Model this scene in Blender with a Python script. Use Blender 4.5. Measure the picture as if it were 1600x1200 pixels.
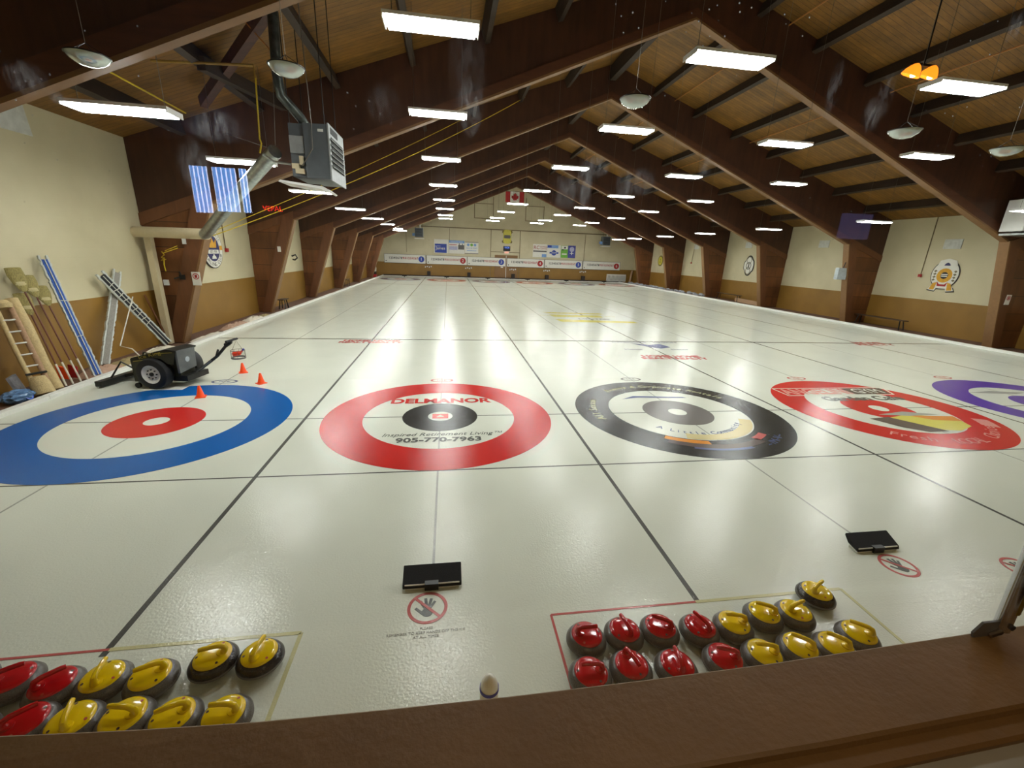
import bpy, bmesh, math, random
from mathutils import Vector, Matrix, Euler
random.seed(4)
for o in list(bpy.data.objects): bpy.data.objects.remove(o, do_unlink=True)
S = bpy.context.scene
COL = S.collection
PI = math.pi
R = math.radians

# ------------------------------------------------------------------ camera
CAM = Vector((0.1439, -6.6062, 2.6123)); YAW, PIT, ROL = -0.1555, -0.299, 0.039
f = Vector((-math.sin(YAW)*math.cos(PIT), math.cos(YAW)*math.cos(PIT), math.sin(PIT)))
r0 = Vector((math.cos(YAW), math.sin(YAW), 0)); u0 = r0.cross(f)
r1 = r0*math.cos(ROL) + u0*math.sin(ROL); u1 = -r0*math.sin(ROL) + u0*math.cos(ROL)
cd = bpy.data.cameras.new('camera'); cam = bpy.data.objects.new('camera', cd); COL.objects.link(cam)
m = Matrix(((r1.x, u1.x, -f.x, CAM.x), (r1.y, u1.y, -f.y, CAM.y), (r1.z, u1.z, -f.z, CAM.z), (0, 0, 0, 1)))
cam.matrix_world = m
cd.sensor_fit = 'HORIZONTAL'; cd.sensor_width = 36; cd.lens = 36*659.1/1600; cd.clip_start = 0.02; cd.clip_end = 300
S.camera = cam
# ------------------------------------------------------------------ world, exposure
w = bpy.data.worlds.new('world'); S.world = w; w.use_nodes = True
w.node_tree.nodes['Background'].inputs[0].default_value = (0.05, 0.055, 0.06, 1)
w.node_tree.nodes['Background'].inputs[1].default_value = 0.5
S.view_settings.view_transform = 'Standard'; S.view_settings.look = 'None'
S.view_settings.gamma = 1; S.view_settings.use_curve_mapping = False
S.view_settings.exposure = 0.0
LAMP = 76.0          # radiance of the fluorescent diffusers
DAY = 13.0            # daylight behind the lounge blinds

# ------------------------------------------------------------------ materials
def lin(c):
    return tuple(((x/255/12.92) if x/255 <= .04045 else ((x/255+.055)/1.055)**2.4) for x in c) + (1,)
def newmat(name):
    mt = bpy.data.materials.new(name); mt.use_nodes = True
    nt = mt.node_tree; b = nt.nodes['Principled BSDF']; return mt, nt, b
def N(nt, t, **k):
    n = nt.nodes.new(t)
    for a, v in k.items(): setattr(n, a, v)
    return n
def pos(nt, scale=(1, 1, 1), obj=False):
    if obj:
        g = N(nt, 'ShaderNodeTexCoord'); out = g.outputs['Object']
    else:
        g = N(nt, 'ShaderNodeNewGeometry'); out = g.outputs['Position']
    mp = N(nt, 'ShaderNodeMapping'); mp.inputs['Scale'].default_value = scale
    nt.links.new(out, mp.inputs['Vector']); return mp.outputs[0]
def noise(nt, vec, scale, detail=3, rough=.55):
    n = N(nt, 'ShaderNodeTexNoise'); n.inputs['Scale'].default_value = scale
    n.inputs['Detail'].default_value = detail; n.inputs['Roughness'].default_value = rough
    nt.links.new(vec, n.inputs['Vector']); return n.outputs[0]
def ramp(nt, fac, stops):
    n = N(nt, 'ShaderNodeValToRGB'); e = n.color_ramp.elements
    while len(e) < len(stops): e.new(.5)
    for i, (p, c) in enumerate(stops): e[i].position = p; e[i].color = c
    nt.links.new(fac, n.inputs[0]); return n.outputs[0]
def mat(name, rgb, rough=.6, metal=0, var=.12, scale=8, stretch=(1, 1, 1), bump=0, bscale=None, obj=False, spec=None):
    mt, nt, b = newmat(name); c = lin(rgb)
    v = pos(nt, stretch, obj); n = noise(nt, v, scale)
    lo = tuple(x*(1-var) for x in c[:3])+(1,); hi = tuple(min(1, x*(1+var)) for x in c[:3])+(1,)
    nt.links.new(ramp(nt, n, [(.3, lo), (.7, hi)]), b.inputs['Base Color'])
    b.inputs['Roughness'].default_value = rough; b.inputs['Metallic'].default_value = metal
    if spec is not None: b.inputs['Specular IOR Level'].default_value = spec
    if bump:
        bn = N(nt, 'ShaderNodeBump'); bn.inputs['Strength'].default_value = bump; bn.inputs['Distance'].default_value = .01
        nt.links.new(noise(nt, v, bscale or scale*3), bn.inputs['Height']); nt.links.new(bn.outputs[0], b.inputs['Normal'])
    return mt
def ice_mat(name, rgb, var=.03):
    mt, nt, b = newmat(name); c = lin(rgb)
    v = pos(nt); n = noise(nt, v, 1.3, 4)
    lo = tuple(x*(1-var) for x in c[:3])+(1,); hi = tuple(min(1, x*(1+var)) for x in c[:3])+(1,)
    nt.links.new(ramp(nt, n, [(.3, lo), (.7, hi)]), b.inputs['Base Color'])
    mr = N(nt, 'ShaderNodeMapRange'); mr.inputs['To Min'].default_value = .11; mr.inputs['To Max'].default_value = .18
    nt.links.new(noise(nt, v, 2.2, 3), mr.inputs['Value']); nt.links.new(mr.outputs[0], b.inputs['Roughness'])
    bn = N(nt, 'ShaderNodeBump'); bn.inputs['Strength'].default_value = .5; bn.inputs['Distance'].default_value = .004
    nt.links.new(noise(nt, v, 55, 2), bn.inputs['Height']); nt.links.new(bn.outputs[0], b.inputs['Normal'])
    b.inputs['Specular IOR Level'].default_value = .25
    return mt
def wood(name, rgb, axis='z', rough=.55, var=.35, scale=3, joint=None):
    st = {'x': (.12, 1, 1), 'y': (1, .12, 1), 'z': (1, 1, .12)}[axis]
    mt, nt, b = newmat(name); c = lin(rgb)
    n = noise(nt, pos(nt, st), scale*4, 5, .6)
    n2 = noise(nt, pos(nt), .9, 2)
    mx = N(nt, 'ShaderNodeMath', operation='ADD'); nt.links.new(n, mx.inputs[0]); nt.links.new(n2, mx.inputs[1])
    dv = N(nt, 'ShaderNodeMath', operation='MULTIPLY'); dv.inputs[1].default_value = .5; nt.links.new(mx.outputs[0], dv.inputs[0])
    lo = tuple(x*(1-var) for x in c[:3])+(1,); hi = tuple(min(1, x*(1+var)) for x in c[:3])+(1,)
    col = ramp(nt, dv.outputs[0], [(.35, lo), (.65, hi)])
    if joint:
        ax, per, wd = joint            # dark joint lines across one axis
        sp = N(nt, 'ShaderNodeSeparateXYZ'); g = N(nt, 'ShaderNodeNewGeometry'); nt.links.new(g.outputs['Position'], sp.inputs[0])
        d = N(nt, 'ShaderNodeMath', operation='DIVIDE'); d.inputs[1].default_value = per; nt.links.new(sp.outputs[ax], d.inputs[0])
        fr = N(nt, 'ShaderNodeMath', operation='FRACT'); nt.links.new(d.outputs[0], fr.inputs[0])
        gt = N(nt, 'ShaderNodeMath', operation='GREATER_THAN'); gt.inputs[1].default_value = wd; nt.links.new(fr.outputs[0], gt.inputs[0])
        ml = N(nt, 'ShaderNodeMapRange'); ml.inputs['To Min'].default_value = .35; ml.inputs['To Max'].default_value = 1; nt.links.new(gt.outputs[0], ml.inputs['Value'])
        mc = N(nt, 'ShaderNodeVectorMath', operation='SCALE'); nt.links.new(col, mc.inputs[0]); nt.links.new(ml.outputs[0], mc.inputs['Scale'])
        # per-board tone
        fl = N(nt, 'ShaderNodeMath', operation='FLOOR'); nt.links.new(d.outputs[0], fl.inputs[0])
        wn = N(nt, 'ShaderNodeTexWhiteNoise', noise_dimensions='1D'); nt.links.new(fl.outputs[0], wn.inputs['W'])
        m2 = N(nt, 'ShaderNodeMapRange'); m2.inputs['To Min'].default_value = .8; m2.inputs['To Max'].default_value = 1.15; nt.links.new(wn.outputs[0], m2.inputs['Value'])
        mc2 = N(nt, 'ShaderNodeVectorMath', operation='SCALE'); nt.links.new(mc.outputs[0], mc2.inputs[0]); nt.links.new(m2.outputs[0], mc2.inputs['Scale'])
        col = mc2.outputs[0]
    nt.links.new(col, b.inputs['Base Color']); b.inputs['Roughness'].default_value = rough
    return mt
def emit(name, rgb, strength):
    mt, nt, b = newmat(name); c = lin(rgb)
    b.inputs['Base Color'].default_value = c; b.inputs['Emission Color'].default_value = c; b.inputs['Emission Strength'].default_value = strength
    return mt
def wall_mat():
    mt, nt, b = newmat('painted_block_wall')
    g = N(nt, 'ShaderNodeNewGeometry'); sp = N(nt, 'ShaderNodeSeparateXYZ'); nt.links.new(g.outputs['Position'], sp.inputs[0])
    gt = N(nt, 'ShaderNodeMath', operation='GREATER_THAN'); gt.inputs[1].default_value = 1.37; nt.links.new(sp.outputs['Z'], gt.inputs[0])
    n = noise(nt, pos(nt), 1.1, 4)
    c1 = ramp(nt, n, [(.3, lin((136, 100, 38))), (.7, lin((148, 110, 44)))])
    c2 = ramp(nt, n, [(.3, lin((196, 186, 152))), (.7, lin((208, 198, 164)))])
    mx = N(nt, 'ShaderNodeMix', data_type='RGBA'); nt.links.new(gt.outputs[0], mx.inputs['Factor'])
    nt.links.new(c1, mx.inputs[6]); nt.links.new(c2, mx.inputs[7]); nt.links.new(mx.outputs[2], b.inputs['Base Color'])
    ad = N(nt, 'ShaderNodeMath', operation='ADD'); nt.links.new(sp.outputs['X'], ad.inputs[0]); nt.links.new(sp.outputs['Y'], ad.inputs[1])
    cb = N(nt, 'ShaderNodeCombineXYZ'); nt.links.new(ad.outputs[0], cb.inputs[0]); nt.links.new(sp.outputs['Z'], cb.inputs[1])
    br = N(nt, 'ShaderNodeTexBrick'); br.inputs['Scale'].default_value = 1; br.inputs['Brick Width'].default_value = .4; br.inputs['Row Height'].default_value = .2
    br.inputs['Mortar Size'].default_value = .008; nt.links.new(cb.outputs[0], br.inputs['Vector'])
    bn = N(nt, 'ShaderNodeBump'); bn.invert = True; bn.inputs['Strength'].default_value = .25; bn.inputs['Distance'].default_value = .004
    nt.links.new(br.outputs['Fac'], bn.inputs['Height']); nt.links.new(bn.outputs[0], b.inputs['Normal'])
    b.inputs['Roughness'].default_value = .5
    return mt
def glass_mat(smudges):
    mt = bpy.data.materials.new('smudged_window_glass'); mt.use_nodes = True; nt = mt.node_tree
    for n in list(nt.nodes): nt.nodes.remove(n)
    out = N(nt, 'ShaderNodeOutputMaterial')
    g = N(nt, 'ShaderNodeNewGeometry')
    dt = N(nt, 'ShaderNodeVectorMath', operation='DOT_PRODUCT'); nt.links.new(g.outputs['Incoming'], dt.inputs[0]); nt.links.new(g.outputs['Normal'], dt.inputs[1])
    ab = N(nt, 'ShaderNodeMath', operation='ABSOLUTE'); nt.links.new(dt.outputs['Value'], ab.inputs[0])
    om = N(nt, 'ShaderNodeMath', operation='SUBTRACT'); om.inputs[0].default_value = 1; nt.links.new(ab.outputs[0], om.inputs[1])
    pw = N(nt, 'ShaderNodeMath', operation='POWER'); pw.inputs[1].default_value = 5; nt.links.new(om.outputs[0], pw.inputs[0])
    ma = N(nt, 'ShaderNodeMath', operation='MULTIPLY_ADD'); ma.inputs[1].default_value = .96; ma.inputs[2].default_value = .04; nt.links.new(pw.outputs[0], ma.inputs[0])
    tr = N(nt, 'ShaderNodeBsdfTransparent'); tr.inputs[0].default_value = (.98, .99, .98, 1)
    gl = N(nt, 'ShaderNodeBsdfGlossy'); gl.inputs['Roughness'].default_value = 0
    mx = N(nt, 'ShaderNodeMixShader'); nt.links.new(ma.outputs[0], mx.inputs[0]); nt.links.new(tr.outputs[0], mx.inputs[1]); nt.links.new(gl.outputs[0], mx.inputs[2])
    # finger smudges (each an ellipse broken up by noise) and specks of dried water
    sp = N(nt, 'ShaderNodeSeparateXYZ'); nt.links.new(g.outputs['Position'], sp.inputs[0])
    acc = None
    nz = noise(nt, pos(nt, (1, 1, .35)), 160, 5, .7)
    for (x, z, rx, rz, a) in smudges:
        def term(o, c, rr):
            s = N(nt, 'ShaderNodeMath', operation='SUBTRACT'); s.inputs[1].default_value = c; nt.links.new(sp.outputs[o], s.inputs[0])
            d = N(nt, 'ShaderNodeMath', operation='DIVIDE'); d.inputs[1].default_value = rr; nt.links.new(s.outputs[0], d.inputs[0])
            p = N(nt, 'ShaderNodeMath', operation='MULTIPLY'); nt.links.new(d.outputs[0], p.inputs[0]); nt.links.new(d.outputs[0], p.inputs[1]); return p.outputs[0]
        s = N(nt, 'ShaderNodeMath', operation='ADD'); nt.links.new(term('X', x, rx), s.inputs[0]); nt.links.new(term('Z', z, rz), s.inputs[1])
        mr = N(nt, 'ShaderNodeMapRange'); mr.inputs['From Min'].default_value = 1; mr.inputs['From Max'].default_value = 0
        mr.inputs['To Min'].default_value = 0; mr.inputs['To Max'].default_value = a; nt.links.new(s.outputs[0], mr.inputs['Value'])
        if acc is None: acc = mr.outputs[0]
        else:
            m_ = N(nt, 'ShaderNodeMath', operation='MAXIMUM'); nt.links.new(acc, m_.inputs[0]); nt.links.new(mr.outputs[0], m_.inputs[1]); acc = m_.outputs[0]
    nr = N(nt, 'ShaderNodeMapRange'); nr.inputs['From Min'].default_value = .42; nr.inputs['From Max'].default_value = .72; nt.links.new(nz, nr.inputs['Value'])
    sm = N(nt, 'ShaderNodeMath', operation='MULTIPLY'); nt.links.new(acc, sm.inputs[0]); nt.links.new(nr.outputs[0], sm.inputs[1])
    vo = N(nt, 'ShaderNodeTexVoronoi'); vo.inputs['Scale'].default_value = 70; nt.links.new(pos(nt), vo.inputs['Vector'])
    th = N(nt, 'ShaderNodeMapRange'); th.inputs['From Min'].default_value = .075; th.inputs['From Max'].default_value = .04
    th.inputs['To Min'].default_value = 0; th.inputs['To Max'].default_value = .5; nt.links.new(vo.outputs['Distance'], th.inputs['Value'])
    cl = noise(nt, pos(nt), 6, 2); c2 = N(nt, 'ShaderNodeMapRange'); c2.inputs['From Min'].default_value = .48; c2.inputs['From Max'].default_value = .62; nt.links.new(cl, c2.inputs['Value'])
    t2 = N(nt, 'ShaderNodeMath', operation='MULTIPLY'); nt.links.new(th.outputs[0], t2.inputs[0]); nt.links.new(c2.outputs[0], t2.inputs[1])
    zz = N(nt, 'ShaderNodeMapRange'); zz.inputs['From Min'].default_value = 2.55; zz.inputs['From Max'].default_value = 2.85; nt.links.new(sp.outputs['Z'], zz.inputs['Value'])
    t3 = N(nt, 'ShaderNodeMath', operation='MULTIPLY'); nt.links.new(t2.outputs[0], t3.inputs[0]); nt.links.new(zz.outputs[0], t3.inputs[1])
    tot = N(nt, 'ShaderNodeMath', operation='MAXIMUM'); nt.links.new(sm.outputs[0], tot.inputs[0]); nt.links.new(t3.outputs[0], tot.inputs[1])
    tl = N(nt, 'ShaderNodeBsdfTranslucent'); tl.inputs[0].default_value = (.75, .8, .86, 1)
    fin = N(nt, 'ShaderNodeMixShader'); nt.links.new(tot.outputs[0], fin.inputs[0]); nt.links.new(mx.outputs[0], fin.inputs[1]); nt.links.new(tl.outputs[0], fin.inputs[2])
    nt.links.new(fin.outputs[0], out.inputs['Surface'])
    return mt

M = dict(
    ice=ice_mat('ice', (214, 217, 202)), ice_blue=ice_mat('ice_paint_blue', (18, 92, 165)), ice_red=ice_mat('ice_paint_red', (196, 44, 40)),
    ice_black=ice_mat('ice_paint_black', (52, 52, 50)), ice_purple=ice_mat('ice_paint_purple', (92, 66, 160)), ice_white=ice_mat('ice_paint_white', (220, 223, 208)),
    ice_line=ice_mat('ice_line_grey', (88, 88, 84)), ice_faint=ice_mat('ice_line_faint', (162, 163, 154)), ice_text=ice_mat('ice_text_grey', (96, 98, 94)),
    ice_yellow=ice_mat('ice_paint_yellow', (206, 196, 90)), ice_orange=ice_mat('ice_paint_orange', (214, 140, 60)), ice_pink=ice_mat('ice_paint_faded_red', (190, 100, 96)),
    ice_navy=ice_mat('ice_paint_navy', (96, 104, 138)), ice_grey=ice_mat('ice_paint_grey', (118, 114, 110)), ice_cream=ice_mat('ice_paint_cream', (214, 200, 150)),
    ice_pale=ice_mat('ice_paint_pale_pink', (220, 150, 140)), ice_brown=ice_mat('ice_paint_brown', (96, 84, 78)), ice_fyellow=ice_mat('ice_line_faded_yellow', (200, 196, 150)),
    wall=wall_mat(), floor=mat('brown_carpet', (104, 76, 58), .95, var=.25, scale=60),
    lounge=mat('lounge_brown_paint', (58, 40, 26), .7), snow=mat('white_foam_curb', (228, 228, 220), .7, var=.05, scale=30, bump=.5),
    deck=wood('roof_deck_boards', (124, 86, 30), 'x', .6, .3, 3, ('Y', .14, .08)), purlin=wood('dark_purlin_wood', (50, 36, 24), 'y', .7),
    web=wood('dark_plywood', (66, 38, 22), 'z', .5, .35, 2), web_leg=wood('leg_plywood', (104, 62, 28), 'z', .5, .4, 1.2, ('Z', .61, .035)),
    chord=wood('brown_timber_board', (104, 64, 36), 'z', .55, .2), rafterb=wood('dark_timber_board', (84, 48, 28), 'x', .55, .25), soffit=wood('pale_timber_edge', (124, 90, 54), 'x', .55, .15),
    brace=wood('red_brown_brace', (72, 40, 28), 'x', .65), ledge=mat('brown_gloss_paint', (112, 82, 44), .5, var=.1, scale=5, bump=.12, bscale=60),
    ledge2=mat('lounge_white_frame', (150, 146, 138), .5), white=mat('white_enamel', (226, 226, 222), .4, var=.03),
    light=emit('fluorescent_diffuser', (250, 252, 250), LAMP), amber=emit('amber_lamp_glow', (255, 140, 30), 1.6), amberhot=emit('amber_lamp_core', (255, 225, 150), 16),
    wire=mat('hanging_wire', (120, 116, 108), .5, .6), cable=mat('black_cable', (20, 18, 16), .6), steel=mat('galvanized_steel', (168, 174, 172), .32, .9, var=.2, scale=14),
    dullsteel=mat('dark_flue_steel', (86, 92, 88), .4, .8, var=.3, scale=9), heater=mat('grey_heater_enamel', (92, 98, 102), .45, .2, var=.06),
    heater_l=mat('light_grey_enamel', (150, 154, 154), .45, .1), heater_d=mat('black_louvre_gap', (18, 18, 18), .7), cream=mat('cream_painted_duct', (206, 192, 158), .5, var=.05),
    bowl=mat('frosted_bowl_glass', (190, 200, 196), .16, .55, var=.12, scale=5), rim=mat('dark_metal_rim', (44, 42, 40), .4, .8),
    rope=mat('yellow_rope', (206, 178, 40), .8, var=.2, scale=80), ybar=mat('yellow_pipe', (150, 118, 40), .5), opipe=mat('orange_conduit', (172, 112, 50), .5),
    granite=mat('speckled_granite', (84, 80, 74), .28, var=.45, scale=170, obj=True), granite_d=mat('dark_polished_granite', (40, 36, 34), .22, var=.5, scale=170, obj=True),
    band=mat('dull_granite_band', (104, 100, 94), .6, var=.3, scale=200, obj=True),
    red=mat('red_stone_plastic', (176, 14, 22), .13, var=.04), yellow=mat('yellow_stone_plastic', (224, 190, 12), .13, var=.04),
    mark=mat('dark_number_sticker', (60, 40, 20), .5), rmark=mat('red_number_sticker', (170, 60, 30), .5),
    rubber=mat('black_rubber', (22, 22, 24), .8, var=.2, scale=60, bump=.3), tyre=mat('tyre_rubber', (26, 26, 27), .6), foam=mat('white_hack_plastic', (222, 220, 208), .6),
    black=mat('black_painted_steel', (36, 37, 34), .4, .3), olive=mat('dark_olive_panel', (52, 52, 38), .45, .2), plate=mat('grey_side_plate', (112, 116, 116), .4, .5),
    gold=mat('gold_lettering', (160, 146, 60), .5), orange=mat('orange_cone_plastic', (255, 78, 10), .45, var=.04), basketred=mat('red_orange_plastic', (236, 62, 24), .45),
    bluefab=mat('blue_mop_fabric', (56, 92, 168), .9, var=.2, scale=40), fringe=mat('white_mop_fringe', (208, 212, 206), .95, var=.15, scale=60, bump=1, bscale=90),
    greyfab=mat('grey_mop_fabric', (150, 146, 138), .95, var=.2, scale=50, bump=1, bscale=80), darkfab=mat('black_mop_fabric', (44, 46, 50), .9), lace=mat('white_lacing', (214, 212, 200), .8),
    straw=mat('broom_straw', (148, 136, 84), .95, var=.35, scale=90, stretch=(1, 1, .1)), strawband=mat('pale_broom_binding', (196, 182, 136), .9),
    broomwood=mat('reddish_broom_handle', (104, 56, 36), .5), whitetape=mat('white_tape', (214, 208, 190), .6), burlap=mat('tan_padding_cloth', (196, 174, 126), .95, var=.12, scale=30, bump=.8, bscale=60),
    burlap2=mat('pinkish_tan_cloth', (176, 142, 110), .95, var=.15, scale=30, bump=.8), cloth=mat('crumpled_white_cloth', (208, 200, 180), .95, var=.12, scale=14, bump=.6),
    cloth_p=mat('dusty_pink_cloth', (178, 146, 124), .95, var=.15, scale=14, bump=.6), cloth_o=mat('olive_tan_cloth', (158, 142, 100), .95, var=.2, scale=14, bump=.6),
    bag=mat('blue_plastic_bag', (86, 120, 160), .25, var=.5, scale=14), bagin=mat('deep_blue_plastic', (24, 74, 170), .25), carton=mat('grey_printed_carton', (150, 152, 158), .6, var=.25, scale=14),
    signwhite=mat('white_sign_board', (226, 224, 214), .5, var=.03), signedge=mat('dark_sign_edge', (48, 42, 44), .5), navy=mat('navy_sign_paint', (44, 44, 96), .5),
    sgold=mat('gold_sign_paint', (214, 158, 36), .5, var=.15), sred=mat('red_sign_paint', (168, 34, 34), .5), sblack=mat('black_sign_paint', (26, 26, 28), .5), syellow=mat('pale_yellow_sign_paint', (208, 200, 78), .5),
    sblue=mat('blue_banner_print', (38, 66, 160), .5), slblue=mat('light_blue_banner_print', (120, 160, 214), .5), sgreen=mat('green_banner_print', (110, 176, 60), .5), spurple=mat('violet_banner_print', (70, 72, 150), .5),
    slilac=mat('lilac_banner_print', (176, 176, 206), .5), sgrey=mat('grey_banner_print', (96, 94, 92), .5), sbrown=mat('brown_olive_sign_paint', (120, 104, 60), .5), spale=mat('pale_paper', (206, 208, 202), .6),
    doorb=wood('brown_door', (134, 98, 56), 'z', .5, .1), exitm=emit('red_exit_sign', (240, 150, 130), 1.2), clockm=emit('blue_display', (90, 130, 235), 1.2), boxgrey=mat('pale_grey_box', (176, 186, 190), .5),
    conduit=mat('brown_conduit', (120, 104, 76), .6), chrome=mat('chrome', (200, 200, 205), .14, 1, var=.05), brass=mat('yellowed_brass', (150, 128, 44), .35, .8),
    tri=mat('violet_jug_print', (62, 54, 150), .5), jug=mat('white_jug_plastic', (238, 236, 226), .35, var=.02), bench=wood('dark_bench_wood', (70, 48, 30), 'y', .5),
    pinkwood=wood('light_plank', (176, 142, 108), 'y', .6, .15), hackbox=mat('dark_corner_box', (40, 30, 24), .7), warm=emit('added_lounge_glow', (255, 222, 170), 34), neon=emit('red_neon_tube', (255, 40, 30), 14), tv=emit('screen_glow', (96, 96, 150), 2.2),
    sky=emit('daylight_blind_slat', (96, 160, 240), DAY*.8), skyw=emit('bright_blind_gap', (235, 235, 255), DAY*1.1), frame=wood('window_wood', (150, 92, 50), 'z'), leaf=mat('sage_leaf_paint', (120, 112, 84), .6), cleat=mat('rope_cleat', (60, 52, 40), .6),
)

# ------------------------------------------------------------------ mesh helpers
class MB:
    def __init__(s): s.v = []; s.f = []
    def add(s, vs, fs):
        k = len(s.v); s.v += [Vector(v) for v in vs]; s.f += [tuple(i+k for i in q) for q in fs]; return s
    def box(s, c, d, rot=None):
        x, y, z = d[0]/2, d[1]/2, d[2]/2
        vs = [Vector(p) for p in ((-x,-y,-z),(x,-y,-z),(x,y,-z),(-x,y,-z),(-x,-y,z),(x,-y,z),(x,y,z),(-x,y,z))]
        if rot is not None:
            E_ = rot if isinstance(rot, Matrix) else Euler(rot).to_matrix()
            vs = [E_ @ v for v in vs]
        return s.add([v+Vector(c) for v in vs], [(0,3,2,1),(4,5,6,7),(0,1,5,4),(1,2,6,5),(2,3,7,6),(3,0,4,7)])
    def bb(s, a, b):
        return s.box([(p+q)/2 for p, q in zip(a, b)], [abs(q-p) for p, q in zip(a, b)])
    def prism(s, poly, axis, a, b):
        n = len(poly)
        def P(p, t): return {'x': (t, p[0], p[1]), 'y': (p[0], t, p[1]), 'z': (p[0], p[1], t)}[axis]
        vs = [P(p, a) for p in poly]+[P(p, b) for p in poly]
        fs = [tuple(range(n-1, -1, -1)), tuple(range(n, 2*n))]+[(i, (i+1) % n, n+(i+1) % n, n+i) for i in range(n)]
        return s.add(vs, fs)
    def beam(s, p0, p1, w, h, up=(0, 0, 1)):
        p0, p1 = Vector(p0), Vector(p1); d = (p1-p0); L = d.length; d.normalize()
        x = d.cross(Vector(up))
        if x.length < 1e-4: x = Vector((1, 0, 0))
        x.normalize(); z = x.cross(d)
        mt = Matrix((x, d, z)).transposed()
        return s.box((p0+p1)/2, (w, L, h), mt)
    def tube(s, pts, r, n=10, caps=True):
        pts = [Vector(p) for p in pts]; rs = r if isinstance(r, (list, tuple)) else [r]*len(pts)
        k = len(s.v); prev = None
        for i, p in enumerate(pts):
            a = pts[max(0, i-1)]; b = pts[min(len(pts)-1, i+1)]; t = (b-a).normalized()
            if prev is None:
                x = t.cross(Vector((0, 0, 1)))
                if x.length < 1e-3: x = t.cross(Vector((0, 1, 0)))
            else: x = prev - t*prev.dot(t)
            x.normalize(); prev = x; y = t.cross(x)
            for j in range(n):
                q = 2*PI*j/n; s.v.append(p+(x*math.cos(q)+y*math.sin(q))*rs[i])
        for i in range(len(pts)-1):
            for j in range(n):
                a = k+i*n+j; b = k+i*n+(j+1) % n; s.f.append((a, b, b+n, a+n))
        if caps:
            s.f.append(tuple(k+j for j in range(n-1, -1, -1))); e = k+(len(pts)-1)*n; s.f.append(tuple(e+j for j in range(n)))
        return s
    def lathe(s, prof, n=32, c=(0, 0, 0), rot=None, caps=True):
        k = len(s.v); c = Vector(c)
        for (r, z) in prof:
            for j in range(n):
                q = 2*PI*j/n; v = Vector((r*math.cos(q), r*math.sin(q), z))
                if rot is not None: v = rot @ v
                s.v.append(v+c)
        for i in range(len(prof)-1):
            for j in range(n):
                a = k+i*n+j; b = k+i*n+(j+1) % n; s.f.append((a, b, b+n, a+n))
        if caps: s.f.append(tuple(k+j for j in range(n-1, -1, -1))); e = k+(len(prof)-1)*n; s.f.append(tuple(e+j for j in range(n)))
        return s
    def ring(s, c, r0_, r1_, z0, z1, n=96):
        k = len(s.v)
        for (r, z) in ((r0_, z0), (r1_, z0), (r1_, z1), (r0_, z1)):
            for j in range(n):
                q = 2*PI*j/n; s.v.append(Vector((c[0]+r*math.cos(q), c[1]+r*math.sin(q), z)))
        for i in range(4):
            for j in range(n):
                a = k+i*n+j; b = k+i*n+(j+1) % n; c2 = k+((i+1) % 4)*n+(j+1) % n; d = k+((i+1) % 4)*n+j; s.f.append((a, b, c2, d))
        return s
    def build(s, name, mt, parent=None, smooth=False, bevel=0, xf=None):
        me = bpy.data.meshes.new(name); vs = s.v if xf is None else [xf @ v for v in s.v]
        me.from_pydata([tuple(v) for v in vs], [], s.f); me.materials.append(M[mt] if isinstance(mt, str) else mt)
        bm = bmesh.new(); bm.from_mesh(me)
        if bevel: bmesh.ops.bevel(bm, geom=list(bm.edges), offset=bevel, segments=2, affect='EDGES', profile=.6)
        bmesh.ops.recalc_face_normals(bm, faces=bm.faces); bm.to_mesh(me); bm.free()
        if smooth:
            for p in me.polygons: p.use_smooth = True
            try: me.set_sharp_from_angle(angle=R(38))
            except Exception: pass
        o = bpy.data.objects.new(name, me); COL.objects.link(o)
        if parent is not None: o.parent = parent
        return o
def tag(o, label=None, cat=None, group=None, kind=None):
    if label: o['label'] = label
    if cat: o['category'] = cat
    if group: o['group'] = group
    if kind: o['kind'] = kind
    return o
def thing(name, label, cat, loc=(0, 0, 0), rz=0, group=None, rot=None):
    o = bpy.data.objects.new(name, None); COL.objects.link(o); o.location = loc; o.rotation_euler = rot if rot else (0, 0, rz)
    o.empty_display_size = .1
    return tag(o, label, cat, group)
def copy_tree(o, parent=None):
    c = o.copy(); COL.objects.link(c)
    if parent is not None: c.parent = parent
    for ch in list(o.children): copy_tree(ch, c)
    return c
def struct(o): o['kind'] = 'structure'; return o
def text(name, s, size, mt, parent=None, loc=(0, 0, 0), rot=(0, 0, 0), align='CENTER', extr=.0008, sx=1, shear=0, bold=0):
    cu = bpy.data.curves.new(name, 'FONT'); cu.body = s; cu.size = size; cu.align_x = align; cu.align_y = 'CENTER'; cu.extrude = extr; cu.shear = shear
    cu.offset = bold; cu.resolution_u = 3
    t = bpy.data.objects.new(name, cu); COL.objects.link(t)
    me = bpy.data.meshes.new_from_object(t); bpy.data.objects.remove(t, do_unlink=True); bpy.data.curves.remove(cu)
    mt4 = Matrix.Translation(loc) @ Euler(rot).to_matrix().to_4x4() @ Matrix.Diagonal((sx, 1, 1, 1))
    me.transform(mt4); me.materials.clear(); me.materials.append(M[mt]); me.name = name
    o = bpy.data.objects.new(name, me); COL.objects.link(o)
    if parent is not None: o.parent = parent
    return o
ORD = ['first', 'second', 'third', 'fourth', 'fifth', 'sixth', 'seventh', 'eighth', 'ninth']
SW = 4.218                                  # width of one sheet of ice
NEARY, FARY = 0.0, 34.75                    # tee lines
XL, XR, YF, YN = -7.42, 20.8, 40.2, -6.12   # walls
RX, RZ, RS = 6.53, 9.75, .348               # roof ridge x, z and slope
def roofz(x): return RZ-RS*abs(x-RX)

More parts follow.
